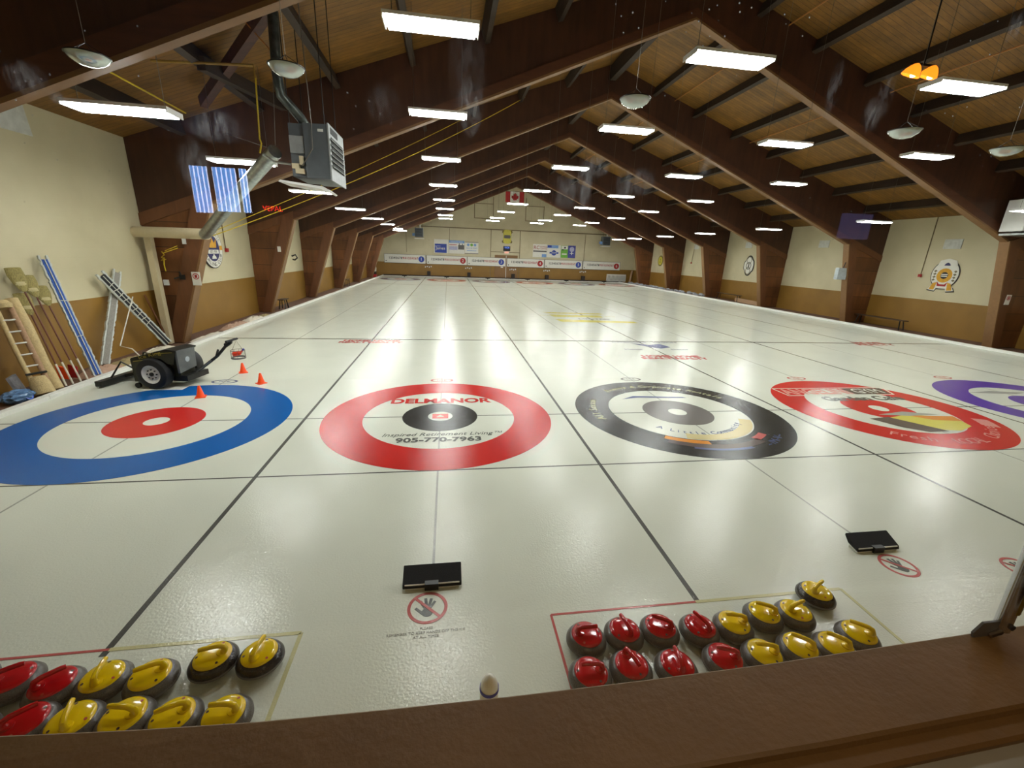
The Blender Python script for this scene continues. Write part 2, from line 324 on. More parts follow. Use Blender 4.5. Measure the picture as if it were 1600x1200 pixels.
# ================================================================== SETTING
fl = struct(MB().bb((XL-.2, YN-.1, -.3), (XR+.2, YF+.2, -.02)).build('floor', 'floor'))
ice = struct(MB().bb((-6.45, -5.75, -.1), (18.9, 39.35, 0)).build('floor', 'ice'))
struct(MB().bb((XL-.2, YN-.1, -.1), (XL, YF+.2, 5.2)).build('wall_left', 'wall'))
struct(MB().bb((XR, YN-.1, -.1), (XR+.2, YF+.2, 5.2)).build('wall_right', 'wall'))
fw = struct(MB().prism([(XL, -.1), (XR, -.1), (XR, roofz(XR)), (RX, RZ), (XL, roofz(XL))], 'y', YF, YF+.2).build('wall_back', 'wall'))
# wall between rink and lounge with its window opening
wn = MB()
wn.prism([(XL, -.1), (-1.7, -.1), (-1.7, roofz(-1.7)), (XL, roofz(XL))], 'y', YN-.1, YN)
wn.prism([(2.9, -.1), (XR, -.1), (XR, roofz(XR)), (RX, RZ), (2.9, roofz(2.9))], 'y', YN-.1, YN)
wn.prism([(-1.7, 3.9), (2.9, 3.9), (2.9, roofz(2.9)), (-1.7, roofz(-1.7))], 'y', YN-.1, YN)
wn.bb((-1.7, YN-.1, -.1), (2.9, YN-.01, 1.84))
struct(wn.build('wall_front', 'wall'))
# lounge the photo is taken from
struct(MB().bb((-5.2, -11.2, .9), (8.5, YN-.1, 1.0)).build('floor', 'lounge'))
struct(MB().bb((-5.2, -11.2, 3.62), (8.5, YN-.1, 3.72)).build('ceiling', 'lounge'))
lb = struct(MB().bb((-5.2, -11.2, .9), (8.5, -11.05, 3.7)).build('wall_back', 'lounge'))
struct(MB().bb((-5.3, -11.2, .9), (-5.2, YN-.1, 3.7)).build('wall_left', 'lounge'))
struct(MB().bb((8.5, -11.2, .9), (8.6, YN-.1, 3.7)).build('wall_right', 'lounge'))
# roof
cl = MB()
for a, b in ((XL-.2, RX), (RX, XR+.2)):
    cl.prism([(a, roofz(a)), (b, roofz(b)), (b, roofz(b)+.12), (a, roofz(a)+.12)], 'y', YN-.1, YF+.2)
ceil = struct(cl.build('ceiling', 'deck'))
for s in (-1, 1):
    for k in range(1, 8):
        x = RX+s*1.81*k
        if x > XR-.3: continue
        ang = math.atan(RS)*s
        struct(MB().box((x, (YN+YF)/2, roofz(x)-.16), (.13, YF-YN, .32), (0, ang, 0)).build('purlin', 'purlin', ceil))
struct(MB().box((RX, (YN+YF)/2, RZ-.3), (.22, YF-YN, .5)).build('ridge_beam', 'purlin', ceil))
# thin battens halfway between purlins, right slope
for x in (9.2, 12.8):
    MB().tube([(x, YN, roofz(x)-.1), (x, YF, roofz(x)-.1)], .018, 6).build('conduit', 'opipe', ceil)

# low curbs round the ice
t1 = MB()
yy = -5.75
while yy < 39.3:
    L = random.uniform(.9, 1.5); t1.box((-6.5+random.uniform(-.01, .01), yy+L/2, .02), (.13, L-.01, .09+random.uniform(-.01, .01)), (0, 0, random.uniform(-.006, .006))); yy += L
struct(t1.build('trim_1', 'snow', bevel=.012))
struct(MB().bb((18.9, -5.75, -.02), (19.03, 39.4, .09)).build('trim_2', 'snow', bevel=.012))
struct(MB().bb((-6.5, 39.75, -.02), (19.5, 40.15, .12)).build('trim_3', 'hackbox'))
struct(MB().bb((-6.6, 39.35, -.02), (19.0, 39.75, .03)).build('trim_4', 'snow'))
# far gable trim
g = MB()
g.bb((XL, YF-.03, 4.93), (XR, YF, 5.03)).bb((4.6, YF-.03, 0), (4.66, YF, 4.95)).bb((7.72, YF-.03, 0), (7.78, YF, 4.95)).bb((14.9, YF-.03, 2.2), (14.95, YF, 4.9))
g.bb((-4.1, YF-.03, 2.4), (-4.06, YF, 4.9)).bb((.3, YF-.03, 2.4), (.34, YF, 4.9)).bb((4.6, YF-.03, 2.72), (7.75, YF, 2.78))
g.bb((2.85, YF-.03, 5.98), (4.85, YF, 6.05)).bb((2.85, YF-.03, 5.98), (2.92, YF, 7.5)).bb((4.78, YF-.03, 5.98), (4.85, YF, 8.1)).bb((8.2, YF-.03, 5.95), (10.2, YF, 6.02)).bb((8.2, YF-.03, 5.95), (8.27, YF, 8.2)).bb((10.13, YF-.03, 5.95), (10.2, YF, 7.5)).bb((2.9, YF-.03, 7.4), (4.8, YF, 7.46)).bb((8.2, YF-.03, 7.4), (10.15, YF, 7.46))
struct(g.build('trim_5', 'conduit', fw))

# ================================================================== TIMBER ARCHES
FL, KL, AP, KR, FR = (-6.97, 0), (-5.72, 3.58), (6.53, 8.62), (18.8, 3.65), (19.68, 0)
def lerp(a, b, t): return tuple(a[i]+(b[i]-a[i])*t for i in range(2))
def arch(y, i):
    y0, y1 = y, y+(.2 if i else .12)
    t = thing('timber_arch', 'brown plywood box-beam roof arch, %s' % ['nearest, crossing the top left corner', 'second from the camera, just behind the heater', 'third from the camera', 'fourth from the camera', 'fifth from the camera', 'sixth from the camera', 'farthest, by the end wall'][i],
              'roof beam', (0, y, 0), group='plywood roof arches')
    xf = Matrix.Translation((0, -y, 0))
    hl, hr = (XL+.01, 2.95), (XR-.01, 2.9)
    web = MB().prism([hl, KL, AP, KR, hr, (XR-.01, roofz(XR)), (RX, RZ), (XL+.01, roofz(XL))], 'y', y0+.02, y1-.02)
    web.build('rafter_web', 'web', t, xf=xf)
    MB().prism([(XL+.01, 0), FL, KL, hl], 'y', y0+.02, y1-.02).build('leg_panel', 'web_leg', t, xf=xf)
    MB().prism([(XR-.01, 0), hr, KR, FR], 'y', y0+.02, y1-.02).build('leg_panel', 'web_leg', t, xf=xf)
    # boards along inner edge of legs, front and back
    for (a, b, s) in ((FL, KL, -1), (FR, KR, 1)):
        w_ = .3
        q = [a, b, (b[0]+s*(w_+.08), b[1]+.12), (a[0]+s*w_, a[1])]
        MB().prism(q, 'y', y0-.05, y0+.02).prism(q, 'y', y1-.02, y1+.05).build('leg_board', 'chord', t, xf=xf)
    for (h, k) in ((hl, KL), (hr, KR)):
        q = [h, k, (k[0], k[1]+.28), (h[0], h[1]+.28)]
        MB().prism(q, 'y', y0-.012, y0+.03).build('knee_board', 'chord', t, xf=xf)
    # soffit boards on the inner edges
    for a, b, nm, mt_ in ((FL, KL, 'leg_edge', 'soffit'), (KL, AP, 'rafter_edge', 'soffit'), (AP, KR, 'rafter_edge', 'soffit'), (KR, FR, 'leg_edge', 'soffit')):
        dx, dz = b[0]-a[0], b[1]-a[1]; L = math.hypot(dx, dz); nx, nz = dz/L*.05, -dx/L*.05
        q = [a, b, (b[0]+nx, b[1]+nz), (a[0]+nx, a[1]+nz)]
        e = .05 if nm == 'leg_edge' else .012
        MB().prism(q, 'y', y0-e, y1+e).build(nm, mt_, t, xf=xf)
    # lighter board along the lower rafter, near the knees
    for (a, b) in ((KL, AP), (KR, AP)):
        MB().prism([a, b, (b[0], b[1]+.2), (a[0], a[1]+.26)], 'y', y0-.01, y0+.02).build('rafter_board', 'rafterb', t, xf=xf)
    return t
for i in range(7): arch(-.2+6.0*i if i else -.56, i)

# diagonal braces near the left roof
b1 = MB().beam((-2.44, 1.9, 6.33), (-4.95, 4.5, 5.42), .14, .2).build('roof_brace', 'brace')
tag(b1, 'reddish-brown diagonal roof brace running from the flue pipe down to the left', 'roof brace')
b2 = MB().beam((-4.2, 3.0, 5.66), (-3.75, 5.75, 5.82), .16, .22).build('roof_brace', 'purlin')
tag(b2, 'short dark roof brace crossing the reddish-brown one at upper left', 'roof brace')
tag(MB().tube([(-3.24, 2.5, 6.21), (-2.84, 2.5, 5.79)], .012, 6).build('conduit', 'opipe'), 'thin orange rod under the roof boards left of the flue pipe', 'conduit')

# ================================================================== PAINTED ICE
def icebox(name, a, b, z, mt, th=.0015, parent=ice):
    o = MB().bb((a[0], a[1], z-th), (b[0], b[1], z)).build(name, mt, parent)
    o['kind'] = 'structure'; return o
for k in range(5):                                    # dividers
    x = SW*(k-.5); icebox('side_line', (x-.022, -4.15, 0), (x+.022, 39.3, 0), .0016, 'ice_line')
for k in range(6):
    x = SW*(k-1); icebox('centre_line', (x-.011, -3.6, 0), (x+.011, 38.4, 0), .0013, 'ice_faint')
for (y, wd, nm, mt_) in ((0, .011, 'tee_line', 'ice_line'), (-1.83, .011, 'back_line', 'ice_line'), (6.4, .04, 'hog_line', 'ice_line'), (34.75, .011, 'tee_line', 'ice_line'), (28.35, .045, 'hog_line', 'ice_line'), (36.58, .011, 'back_line', 'ice_line')):
    icebox(nm, (-6.4, y-wd, 0), (18.85, y+wd, 0), .0019, mt_)
def house(n, y, cols, label):
    t = thing('curling_house', label, 'painted target', (SW*n, y, 0), group='far houses' if y > 20 else 'near houses')
    MB().ring((0, 0), 1.22, 1.83, .0005, .0026, 128).build('outer_ring', cols[0], t)
    if cols[1] != cols[2]: pass
    MB().ring((0, 0), .16, .61, .0005, .0026, 96).build('inner_ring', cols[1], t)
    MB().lathe([(.001, .0005), (.16, .0005), (.16, .0026), (.001, .0026)], 48).build('button', cols[2], t)
    return t
lane = ['leftmost', 'second', 'third', 'fourth', 'fifth', 'rightmost']
h1 = house(-1, 0, ('ice_blue', 'ice_red', 'ice_white'), 'near blue-ringed target with a red inner circle, beside the ice scraper')
h2 = house(0, 0, ('ice_red', 'ice_black', 'ice_white'), 'near red-ringed target with a black centre and retirement home lettering')
h3 = house(1, 0, ('ice_black', 'ice_grey', 'ice_white'), 'near black-ringed target with a grey centre and small yellow lettering')
h4 = house(2, 0, ('ice_red', 'ice_red', 'ice_white'), 'near red-ringed target with red centre and outlined banner lettering')
h5 = house(3, 0, ('ice_purple', 'ice_purple', 'ice_white'), 'near purple-ringed target cut by the right edge')
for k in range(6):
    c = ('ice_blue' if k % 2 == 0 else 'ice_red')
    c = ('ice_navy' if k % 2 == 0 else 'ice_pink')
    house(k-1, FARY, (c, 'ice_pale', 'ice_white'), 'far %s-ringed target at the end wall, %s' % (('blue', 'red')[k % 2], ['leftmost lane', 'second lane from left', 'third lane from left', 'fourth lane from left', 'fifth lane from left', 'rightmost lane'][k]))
Z3 = .0036
text('lettering', 'DELMANOR', .33, 'ice_red', h2, (0, .75, Z3), sx=1.0, bold=.012)
text('lettering', 'Inspired Retirement Living\u2122', .155, 'ice_text', h2, (.05, -.73, Z3), shear=.3, sx=.98)
text('lettering', '905-770-7963', .2, 'ice_text', h2, (0, -.925, Z3), sx=1.1, bold=.006)
MB().ring((0, 0), .16, .2, .001, .0032, 48).build('button_rim', 'ice_white', h2)
MB().bb((-.13, -.1, .0026), (.13, .1, Z3)).build('logo_patch', 'ice_red', h2)
MB().prism([(-.07, -.04), (.07, -.04), (.0, .06)], 'z', Z3, .0042).build('logo_triangle', 'ice_white', h2)
def arc_text(s, r, a0, a1, size, mt, parent, name='lettering', outward=True, z=Z3, italic=0):
    n = len(s)
    for i, ch in enumerate(s):
        if ch == ' ': continue
        a = a0+(a1-a0)*(i+.5)/n
        rz = a-PI/2 if outward else a+PI/2
        text(name, ch, size, mt, parent, (r*math.cos(a), r*math.sin(a), z), (0, 0, rz), shear=italic)
def arc_text1(s, r, a0, a1, size, mt, parent, outward=True, z=Z3, italic=0, frame=None, name='lettering'):
    # one joined mesh for a whole curved line of lettering
    tmp = bpy.data.objects.new('t', None); COL.objects.link(tmp)
    arc_text(s, r, a0, a1, size, mt, tmp, 'x', outward, z, italic)
    bm = bmesh.new()
    for ch in list(tmp.children):
        bm.from_mesh(ch.data); me = ch.data; bpy.data.objects.remove(ch, do_unlink=True); bpy.data.meshes.remove(me)
    bpy.data.objects.remove(tmp, do_unlink=True)
    me = bpy.data.meshes.new(name)
    if frame is not None: bm.transform(frame)
    bm.to_mesh(me); bm.free(); me.materials.append(M[mt]); o = bpy.data.objects.new(name, me); COL.objects.link(o); o.parent = parent; return o
arc_text1('Events & Corporate Rentals', 1.5, R(128), R(28), .2, 'ice_fyellow', h3, italic=.3)
arc_text1('All Season', 1.52, R(190), R(152), .2, 'ice_fyellow', h3)
arc_text1('A Little Community', .95, R(222), R(325), .16, 'ice_navy', h3, outward=False)
MB().prism([(-.75, .72), (-.45, .9), (.55, .8), (.6, .74), (-.4, .8)], 'z', .0026, Z3).build('logo_swoosh', 'ice_navy', h3)
def arcpoly(ra, rb, a, b, n=14):
    return [(ra*math.cos(R(a+(b-a)*i/n)), ra*math.sin(R(a+(b-a)*i/n))) for i in range(n+1)]+[(rb*math.cos(R(b+(a-b)*i/n)), rb*math.sin(R(b+(a-b)*i/n))) for i in range(n+1)]
def strip(ra, rb, a, b, mt, par, name, z=Z3, n=18):
    m_ = MB()
    for i in range(n):
        p = a+(b-a)*i/n; q = a+(b-a)*(i+1)/n
        m_.prism([(rr*math.cos(R(aa)), rr*math.sin(R(aa))) for rr, aa in ((ra, p), (rb, p), (rb, q), (ra, q))], 'z', .0026, z)
    return m_.build(name, mt, par)
strip(1.0, 1.2, 248, 338, 'ice_cream', h3, 'painted_scene'); strip(1.24, 1.36, 233, 262, 'ice_orange', h3, 'painted_scene')
strip(1.36, 1.5, 236, 300, 'ice_brown', h3, 'painted_scene'); strip(1.5, 1.56, 250, 285, 'ice_navy', h3, 'painted_scene', .0034)
strip(1.3, 1.42, 298, 312, 'ice_pink', h3, 'painted_scene')
arc_text1('~/M~V~', 1.58, R(296), R(318), .18, 'ice_navy', h3, outward=False)
# sheet 4 advertising
X4 = SW*2
def shearbox(m_, x0, x1, y0, y1, sh=.0, z0=.0026, z1=Z3):
    m_.prism([(x0+sh, y0), (x1+sh, y0), (x1, y1), (x0, y1)], 'z', z0, z1)
m_ = MB()
for a, b in (((-1.28, .8), (1.28, .8)), ((1.28, .8), (1.5, 1.28)), ((1.5, 1.28), (-1.28, 1.28)), ((-1.28, 1.28), (-1.28, .8))):
    m_.beam((a[0], a[1], .0032), (b[0], b[1], .0032), .03, .0012)
m_.build('banner_outline', 'ice_white', h4)
text('lettering', 'ANGELINI', .5, 'ice_pale', h4, (-.42, 1.03, Z3), sx=.72, bold=.012)
MB().prism([(.38, .84), (1.25, .84), (1.4, 1.24), (.38, 1.24)], 'z', .0026, .0034).build('banner_patch', 'ice_brown', h4)
text('lettering', 'GYM', .42, 'ice_white', h4, (.86, 1.03, .0046), sx=.8)
text('lettering', 'Garden Cafe', .36, 'ice_text', h4, (.25, .56, .0044), bold=.012)
arc_text1('Fresh  LOCAL  Choice', 1.52, R(226), R(322), .27, 'ice_pale', h4, outward=False, italic=.2)
MB().prism([(-.65, -.55), (.25, -.35), (1.05, -.55), (.85, -.95), (.4, -1.12), (-.2, -1.0)], 'z', .0026, .0034).build('food_picture', 'ice_yellow', h4)
MB().prism([(-.75, -.5), (-.3, -.45), (.15, -1.12), (-.25, -1.13), (-.55, -.9)], 'z', .0027, .0040).build('food_picture', 'ice_brown', h4)
MB().prism([(.2, -.4), (1.08, -.48), (.98, -.72), (.45, -.62)], 'z', .0027, .0042).build('food_picture', 'ice_orange', h4)
MB().prism([(-.35, -.32), (.3, -.2), (.9, -.38), (.2, -.42)], 'z', .0027, .0044).build('food_picture', 'ice_faint', h4)
strip(1.45, 1.7, 322, 336, 'ice_pale', h4, 'leaf_emblem')
MB().prism([(-.9, .85), (-.2, .95), (.6, .8), (.2, .72)], 'z', .0026, Z3).build('logo_swoosh', 'ice_faint', h5)
# small oval stamps behind each near target
for k, (c, lb_) in enumerate((('ice_navy', 'small blue and red oval stamp behind the blue-ringed target'), ('ice_pink', 'faint oval stamp behind the target with retirement home lettering'), ('ice_grey', 'small grey oval stamp behind the black-ringed target'), ('ice_pink', 'small reddish oval stamp behind the red target with banner lettering'), ('ice_pink', 'small reddish oval stamp behind the purple target'))):
    t = thing('ice_stamp', lb_, 'painted logo', (SW*(k-1), 2.06, 0))
    MB().ring((0, 0), .1, .125, .0004, .0022, 40).build('stamp_ring', c, t, xf=Matrix.Diagonal((1.9, 1, 1, 1)))
    text('lettering', 'ICE', .12, c, t, (0, 0, .003), sx=1.2)
# mid-ice advertisements
def icead(name, label, loc, lines, mt, size, lh, sx=1):
    t = thing(name, label, 'painted logo', (loc[0], loc[1], 0))
    for i, s_ in enumerate(lines):
        text('lettering', s_, size, mt, t, (0, -lh*i, .0032), sx=sx, bold=.015)
    return t
icead('ice_logo', 'small red two-line lettering left of the first lane divider', (-2.52, 6.17), ['HOME', 'REALTY'], 'ice_pink', .27, .24, 1.0)
icead('ice_logo', 'faded red two-line lettering right of the first lane divider', (-1.68, 6.17), ['HOME', 'REALTY'], 'ice_pale', .27, .24, 1.0)
icead('ice_logo', 'red two-line lettering left of the third lane divider', (5.95, 4.3), ['HOME', 'REALTY'], 'ice_pink', .28, .25, 1.1)
icead('ice_logo', 'red two-line lettering right of the third lane divider', (6.85, 4.27), ['HOME', 'REALTY'], 'ice_pink', .28, .25, 1.0)
icead('ice_logo', 'red two-line lettering at the far right lanes', (15.2, 6.45), ['HOME', 'REALTY'], 'ice_pink', .34, .3, 1.3)
t = thing('ice_logo', 'grey-blue lettering and emblem just in front of the near hog line', 'painted logo', (6.4, 5.8, 0))
text('lettering', 'INTERIORS', .22, 'ice_navy', t, (-.45, .42, .003), sx=1.1); text('lettering', 'DESIGN', .22, 'ice_navy', t, (.8, .42, .003), sx=1.1)
MB().prism([(-.45, .25), (.1, .05), (.5, .2), (.62, -.3), (.2, -.5), (-.1, -.25)], 'z', .0004, .003).build('emblem', 'ice_navy', t)
text('lettering', 'Home', .22, 'ice_navy', t, (-.75, -.62, .003)); text('lettering', 'Decor', .22, 'ice_navy', t, (.75, -.62, .003))
t = thing('ice_logo', 'large faded yellow lettering in the middle of the ice', 'painted logo', (6.2, 11.6, 0))
MB().prism([(-1.6, 1.7), (1.2, 1.6), (1.2, 1.2), (-1.2, 1.3)], 'z', .0004, .0026).prism([(-1.45, .9), (.9, .85), (.9, .2), (-1.4, .25)], 'z', .0004, .0026).prism([(-1.5, -.5), (1.9, -.9), (1.9, -1.3), (-1.4, -1.2)], 'z', .0004, .0026).build('stripes', 'ice_yellow', t)
text('lettering', 'SUNSHINE', .62, 'ice_cream', t, (-.1, 1.45, .0034)); text('lettering', 'CONTRACTING', .5, 'ice_fyellow', t, (-.2, .55, .0034)); text('lettering', 'LIMITED', .4, 'ice_grey', t, (.3, -.35, .0034))

# stone boxes painted in front of the window
def frame_lines(x0, xm, x1, y0, y1, la, lb_):
    t = thing('stone_box_outline', la, 'painted line', (x0, y1, 0))
    MB().bb((0, -.009, .0004), (xm-x0, .009, .0022)).bb((-.009, y0-y1, .0004), (.009, 0, .0022)).build('outline', 'ice_pink', t)
    t = thing('stone_box_outline', lb_, 'painted line', (xm, y1, 0))
    MB().bb((0, -.014, .0004), (x1-xm, .014, .0022)).bb((x1-xm-.014, y0-y1, .0004), (x1-xm+.014, 0, .0022)).build('outline', 'ice_fyellow', t)
frame_lines(.9, 2.09, 3.42, -5.2, -4.14, 'red painted corner line around the red stones at right', 'faint yellow painted corner line around the yellow stones at right')
frame_lines(-3.4, -2.1, -.9, -5.2, -4.1, 'red painted line behind the red stones at left', 'faint yellow painted corner line around the yellow stones at left')
# no-hands stamps painted behind the hacks
def nohand(x, y, label, txt=True):
    t = thing('no_hands_stamp', label, 'painted sign', (x, y, 0), group='no hands stamps')
    MB().ring((0, 0), .128, .152, .0004, .0022, 48).build('red_circle', 'ice_pink', t)
    MB().beam((-.095, .095, .0024), (.095, -.095, .0024), .022, .0014).build('slash', 'ice_pink', t)
    h = MB().lathe([(.001, .0004), (.042, .0004), (.042, .0018), (.001, .0018)], 20, (0, -.045, 0))
    for a, L, rr in ((28, .115, .011), (8, .13, .0115), (-12, .125, .011), (-30, .105, .010)):
        d = Vector((-math.sin(R(a)), math.cos(R(a)), 0)); p = Vector((0, -.04, .001))+d*.035
        h.beam(p, p+d*L*.75, rr*2, .0014)
    h.beam((-.03, -.06, .001), (-.09, .0, .001), .022, .0014)
    h.build('hand', 'ice_text', t)
    if txt:
        text('lettering', 'PLEASE', .03, 'ice_faint', t, (0, -.19, .002)); text('lettering', 'REMEMBER TO KEEP HANDS OFF THE ICE', .03, 'ice_faint', t, (0, -.225, .002)); text('lettering', 'AT ALL TIMES', .03, 'ice_faint', t, (0, -.26, .002))
nohand(-.03, -3.97, 'red no-hands stamp in the ice behind the middle hack'); nohand(4.235, -3.94, 'red no-hands stamp in the ice behind the right-hand hack', False); nohand(5.4, -4.1, 'faded no-hands stamp near the window latch', False)

# ================================================================== LIGHT FIXTURES
def fixture():
    t = thing('fluorescent_light', '', 'ceiling light')
    h = MB().bb((-.61, -.18, .03), (.61, .18, .07)).bb((-.61, -.18, 0), (-.595, .18, .05)).bb((.595, -.18, 0), (.61, .18, .05))
    h.build('housing', 'white', t)
    MB().bb((-.56, -.17, .0), (.56, -.008, .029)).bb((-.56, .008, .0), (.56, .17, .029)).build('diffuser', 'light', t)
    return t
proto = fixture(); first = True
rows = [.06, 3.77, 8.4, 14.0, 19.6, 24.8, 30.3, 33.9]
hts = [4.19, 5.36, 5.37, 5.36, 5.36, 4.26]
def hwire(p, t): MB().tube([p, (p[0], p[1], t)], .006, 4)
for k in range(6):
    for j, y in enumerate(rows):
        if k == 5 and j < 1: continue
        x = [-4.03, -.04, 4.16, 8.2, 12.25, 16.2][k]
        o = proto if first else copy_tree(proto); first = False
        z = hts[k]; y = y if (k, j) != (0, 0) else .38; o.location = (x, y, z)
        top = roofz(x)-.02-z
        for s in (-.5, .5):
            MB().tube([(s, 0, .07), (s, 0, top-.1)], .004, 4).build('hanger_wire', 'wire', o)
        o['label'] = 'lit fluorescent box light over the %s lane, %s' % (['leftmost', 'second', 'third', 'fourth', 'fifth', 'rightmost'][k], ['nearest of its row', 'second nearest', 'third nearest', 'fourth nearest', 'fifth nearest', 'sixth nearest', 'second from the end wall', 'closest to the end wall'][j])
        o['group'] = 'fluorescent lights over the ice'
# window-glass reflections of lounge bowl lamps, built as objects hung in the hall
def bowl(x, y, z, lab, bright='bowl'):
    t = thing('mirrored_bowl', lab, 'mirrored lamp', (x, y, z), group='mirrored bowl lamps')
    pr = [(.004, -.085), (.06, -.08), (.11, -.062), (.15, -.035), (.178, 0), (.18, .012), (.172, .012), (.14, -.02), (.1, -.05), (.004, -.06)]
    MB().lathe(pr, 40).build('glass_bowl', bright, t, smooth=True)
    MB().ring((0, 0), .176, .184, .004, .014, 40).build('rim', 'rim', t)
    MB().tube([(-.18, 0, .01), (0, 0, .12), (.18, 0, .01)], .003, 5).tube([(0, -.18, .01), (0, 0, .12), (0, .18, .01)], .003, 5).build('yoke', 'rim', t)
    MB().tube([(0, 0, .12), (0, 0, roofz(x)-z-.05)], .0025, 6).build('stem', 'wire', t)
for x, z, lab in ((-3.43, 4.35, 'leftmost reflected bowl lamp, built as an object against the dark arch'), (-1.55, 4.42, 'reflected bowl lamp built as an object in front of the flue pipe'), (2.39, 4.44, 'middle reflected bowl lamp, built as an object right of the roof ridge'), (6.23, 4.38, 'reflected bowl lamp built as an object below the amber lamps'), (7.97, 4.28, 'rightmost reflected bowl lamp, built as an object at the edge')):
    bowl(x, -1.0, z, lab)
# amber twin lamp
t = thing('amber_twin_lamp', 'pair of glowing amber lamps under the roof at upper right', 'ceiling light', (9.51, 2.0, 6.35))
for s in (-1, 1):
    cx = s*.2-.02
    hd = MB().lathe([(.02, .15), (.07, .12), (.14, .03), (.17, -.05), (.16, -.06), (.12, .0), (.02, .07)], 24, (cx, 0, 0), Euler((R(22), R(12), 0)).to_matrix()); hd.build('lamp_head', 'amber', t, smooth=True)
    MB().lathe([(.004, -.05), (.04, -.035), (.05, 0), (.03, .035), (.004, .04)], 16, (cx, -.03, -.05)).build('bulb', 'amberhot', t, smooth=True)
MB().beam((-.3, 0, .14), (.28, 0, .14), .05, .04).tube([(0, 0, .14), (0, 0, roofz(9.5)-6.4)], .012, 6).build('bracket', 'rim', t)

# ================================================================== HEATER + DUCTS (left)
t = thing('unit_heater', 'grey gas unit heater hung near the left wall, with flue pipe above', 'heater', (-2.2, 2.0, 3.72))
xf = Matrix.Translation((2.2, -2.0, -3.72))
MB().bb((-2.3, 2.02, 3.76), (-1.9, 3.05, 4.62)).bb((-2.56, 2.1, 3.78), (-2.28, 3.0, 4.62)).build('cabinet', 'heater', t, xf=xf, bevel=.006)
MB().bb((-1.9, 2.0, 3.74), (-1.875, 3.08, 4.64)).build('face_frame', 'heater_l', t, xf=xf)
m_ = MB()
for i in range(6): m_.box((-1.86, 2.5, 3.98+i*.085), (.045, .92, .012), (0, R(35), 0))
m_.build('louvre', 'heater_l', t, xf=xf)
m_ = MB().bb((-1.876, 2.12, 3.95), (-1.868, 2.98, 4.45)).bb((-1.876, 2.12, 4.5), (-1.868, 2.6, 4.6)); m_.build('louvre_gap', 'heater_d', t, xf=xf)
MB().bb((-2.55, 2.06, 4.15), (-2.32, 2.1, 4.42)).build('control_panel', 'heater_l', t, xf=xf)
MB().bb((-2.54, 2.03, 3.9), (-2.42, 2.1, 3.98)).bb((-2.4, 2.0, 3.96), (-2.34, 2.06, 4.1)).bb((-2.48, 2.0, 3.82), (-2.34, 2.06, 3.9)).build('junction_box', 'cream', t, xf=xf)
MB().bb((-2.06, 2.01, 4.5), (-1.97, 2.02, 4.54)).build('rating_plate', 'spale', t, xf=xf)
MB().prism([(-2.75, 3.66), (-2.72, 3.69), (-2.02, 3.62), (-1.92, 3.55), (-1.95, 3.53), (-2.05, 3.58)], 'y', 1.9, 2.5).build('drip_tray', 'white', t, xf=xf)
MB().tube([(-2.32, 2.3, 4.62), (-2.36, 2.2, 4.72), (-2.6, 2.05, 5.0), (-2.62, 2.02, 5.3), (-2.56, 2.0, 6.6)], .08, 16).build('flue_pipe', 'dullsteel', t, smooth=True, xf=xf)
for dx, dy in ((-.33, .1), (.24, .1), (.24, .9), (-.33, .9)):
    MB().tube([(dx, dy, .9), (dx, dy, roofz(-2.2+dx)-3.75)], .009, 5).build('hanger_rod', 'cable', t)
MB().tube([(.02, -.02, 2.8), (.06, -.03, .9), (.05, -.04, .5), (-.08, -.05, .3), (-.16, -.02, .22)], .008, 6).build('gas_line', 'wire', t)
for i in range(6): pass
MB().tube([(-.75, -.1, .35), (-.62, .0, .26), (-.35, .02, .24)], .02, 8).build('intake_elbow', 'steel', t)
tag(MB().tube([(-2.9, 2.35, 4.2), (-3.9, 3.2, 3.62), (-5.45, 4.85, 2.83), (-5.6, 5.0, 2.78)], .12, 18).build('silver_duct', 'steel', smooth=True), 'silver round duct sloping down from the heater towards the left wall', 'duct')
tag(MB().tube([(-5.52, 4.98, 2.79), (-7.42, 5.52, 2.79)], .125, 18).build('cream_duct', 'cream', smooth=True), 'cream horizontal duct running into the left wall', 'duct')
tag(MB().bb((-7.26, 5.55, 0), (-7.12, 5.7, 2.7)).build('cream_post', 'cream'), 'pale upright board below the cream duct', 'post')

# far heaters
def farheater(x, lab, s):
    t = thing('unit_heater', lab, 'heater', (x, 38.4, 3.85))
    MB().bb((-.4, -.3, 0), (.4, .4, .85)).build('cabinet', 'heater', t, bevel=.02)
    m_ = MB()
    for i in range(7): m_.bb((-.34, -.32, .08+i*.1), (.34, -.3, .13+i*.1))
    m_.build('louvre', 'heater_d', t)
    MB().tube([(s*.1, 0, .85), (s*.1, 0, 1.4), (s*.6, 0, 1.7)], .07, 10).build('flue_pipe', 'white', t)
    MB().bb((-.45, -.35, -.15), (.45, .3, -.1)).build('drip_tray', 'white', t)
    MB().bb((-.65, -.1, .1), (-.4, .2, .35)).build('control_panel', 'slblue', t)
    MB().tube([(.35, .0, .85), (.35, 0, roofz(x+.35)-3.9)], .012, 5).tube([(-.35, .0, .85), (-.35, 0, roofz(x-.35)-3.9)], .012, 5).build('hanger_rod', 'cable', t)
farheater(-2.65, 'small grey unit heater hung at the left of the end wall', 1)
farheater(16.6, 'grey unit heater hung at the right of the end wall', 1)
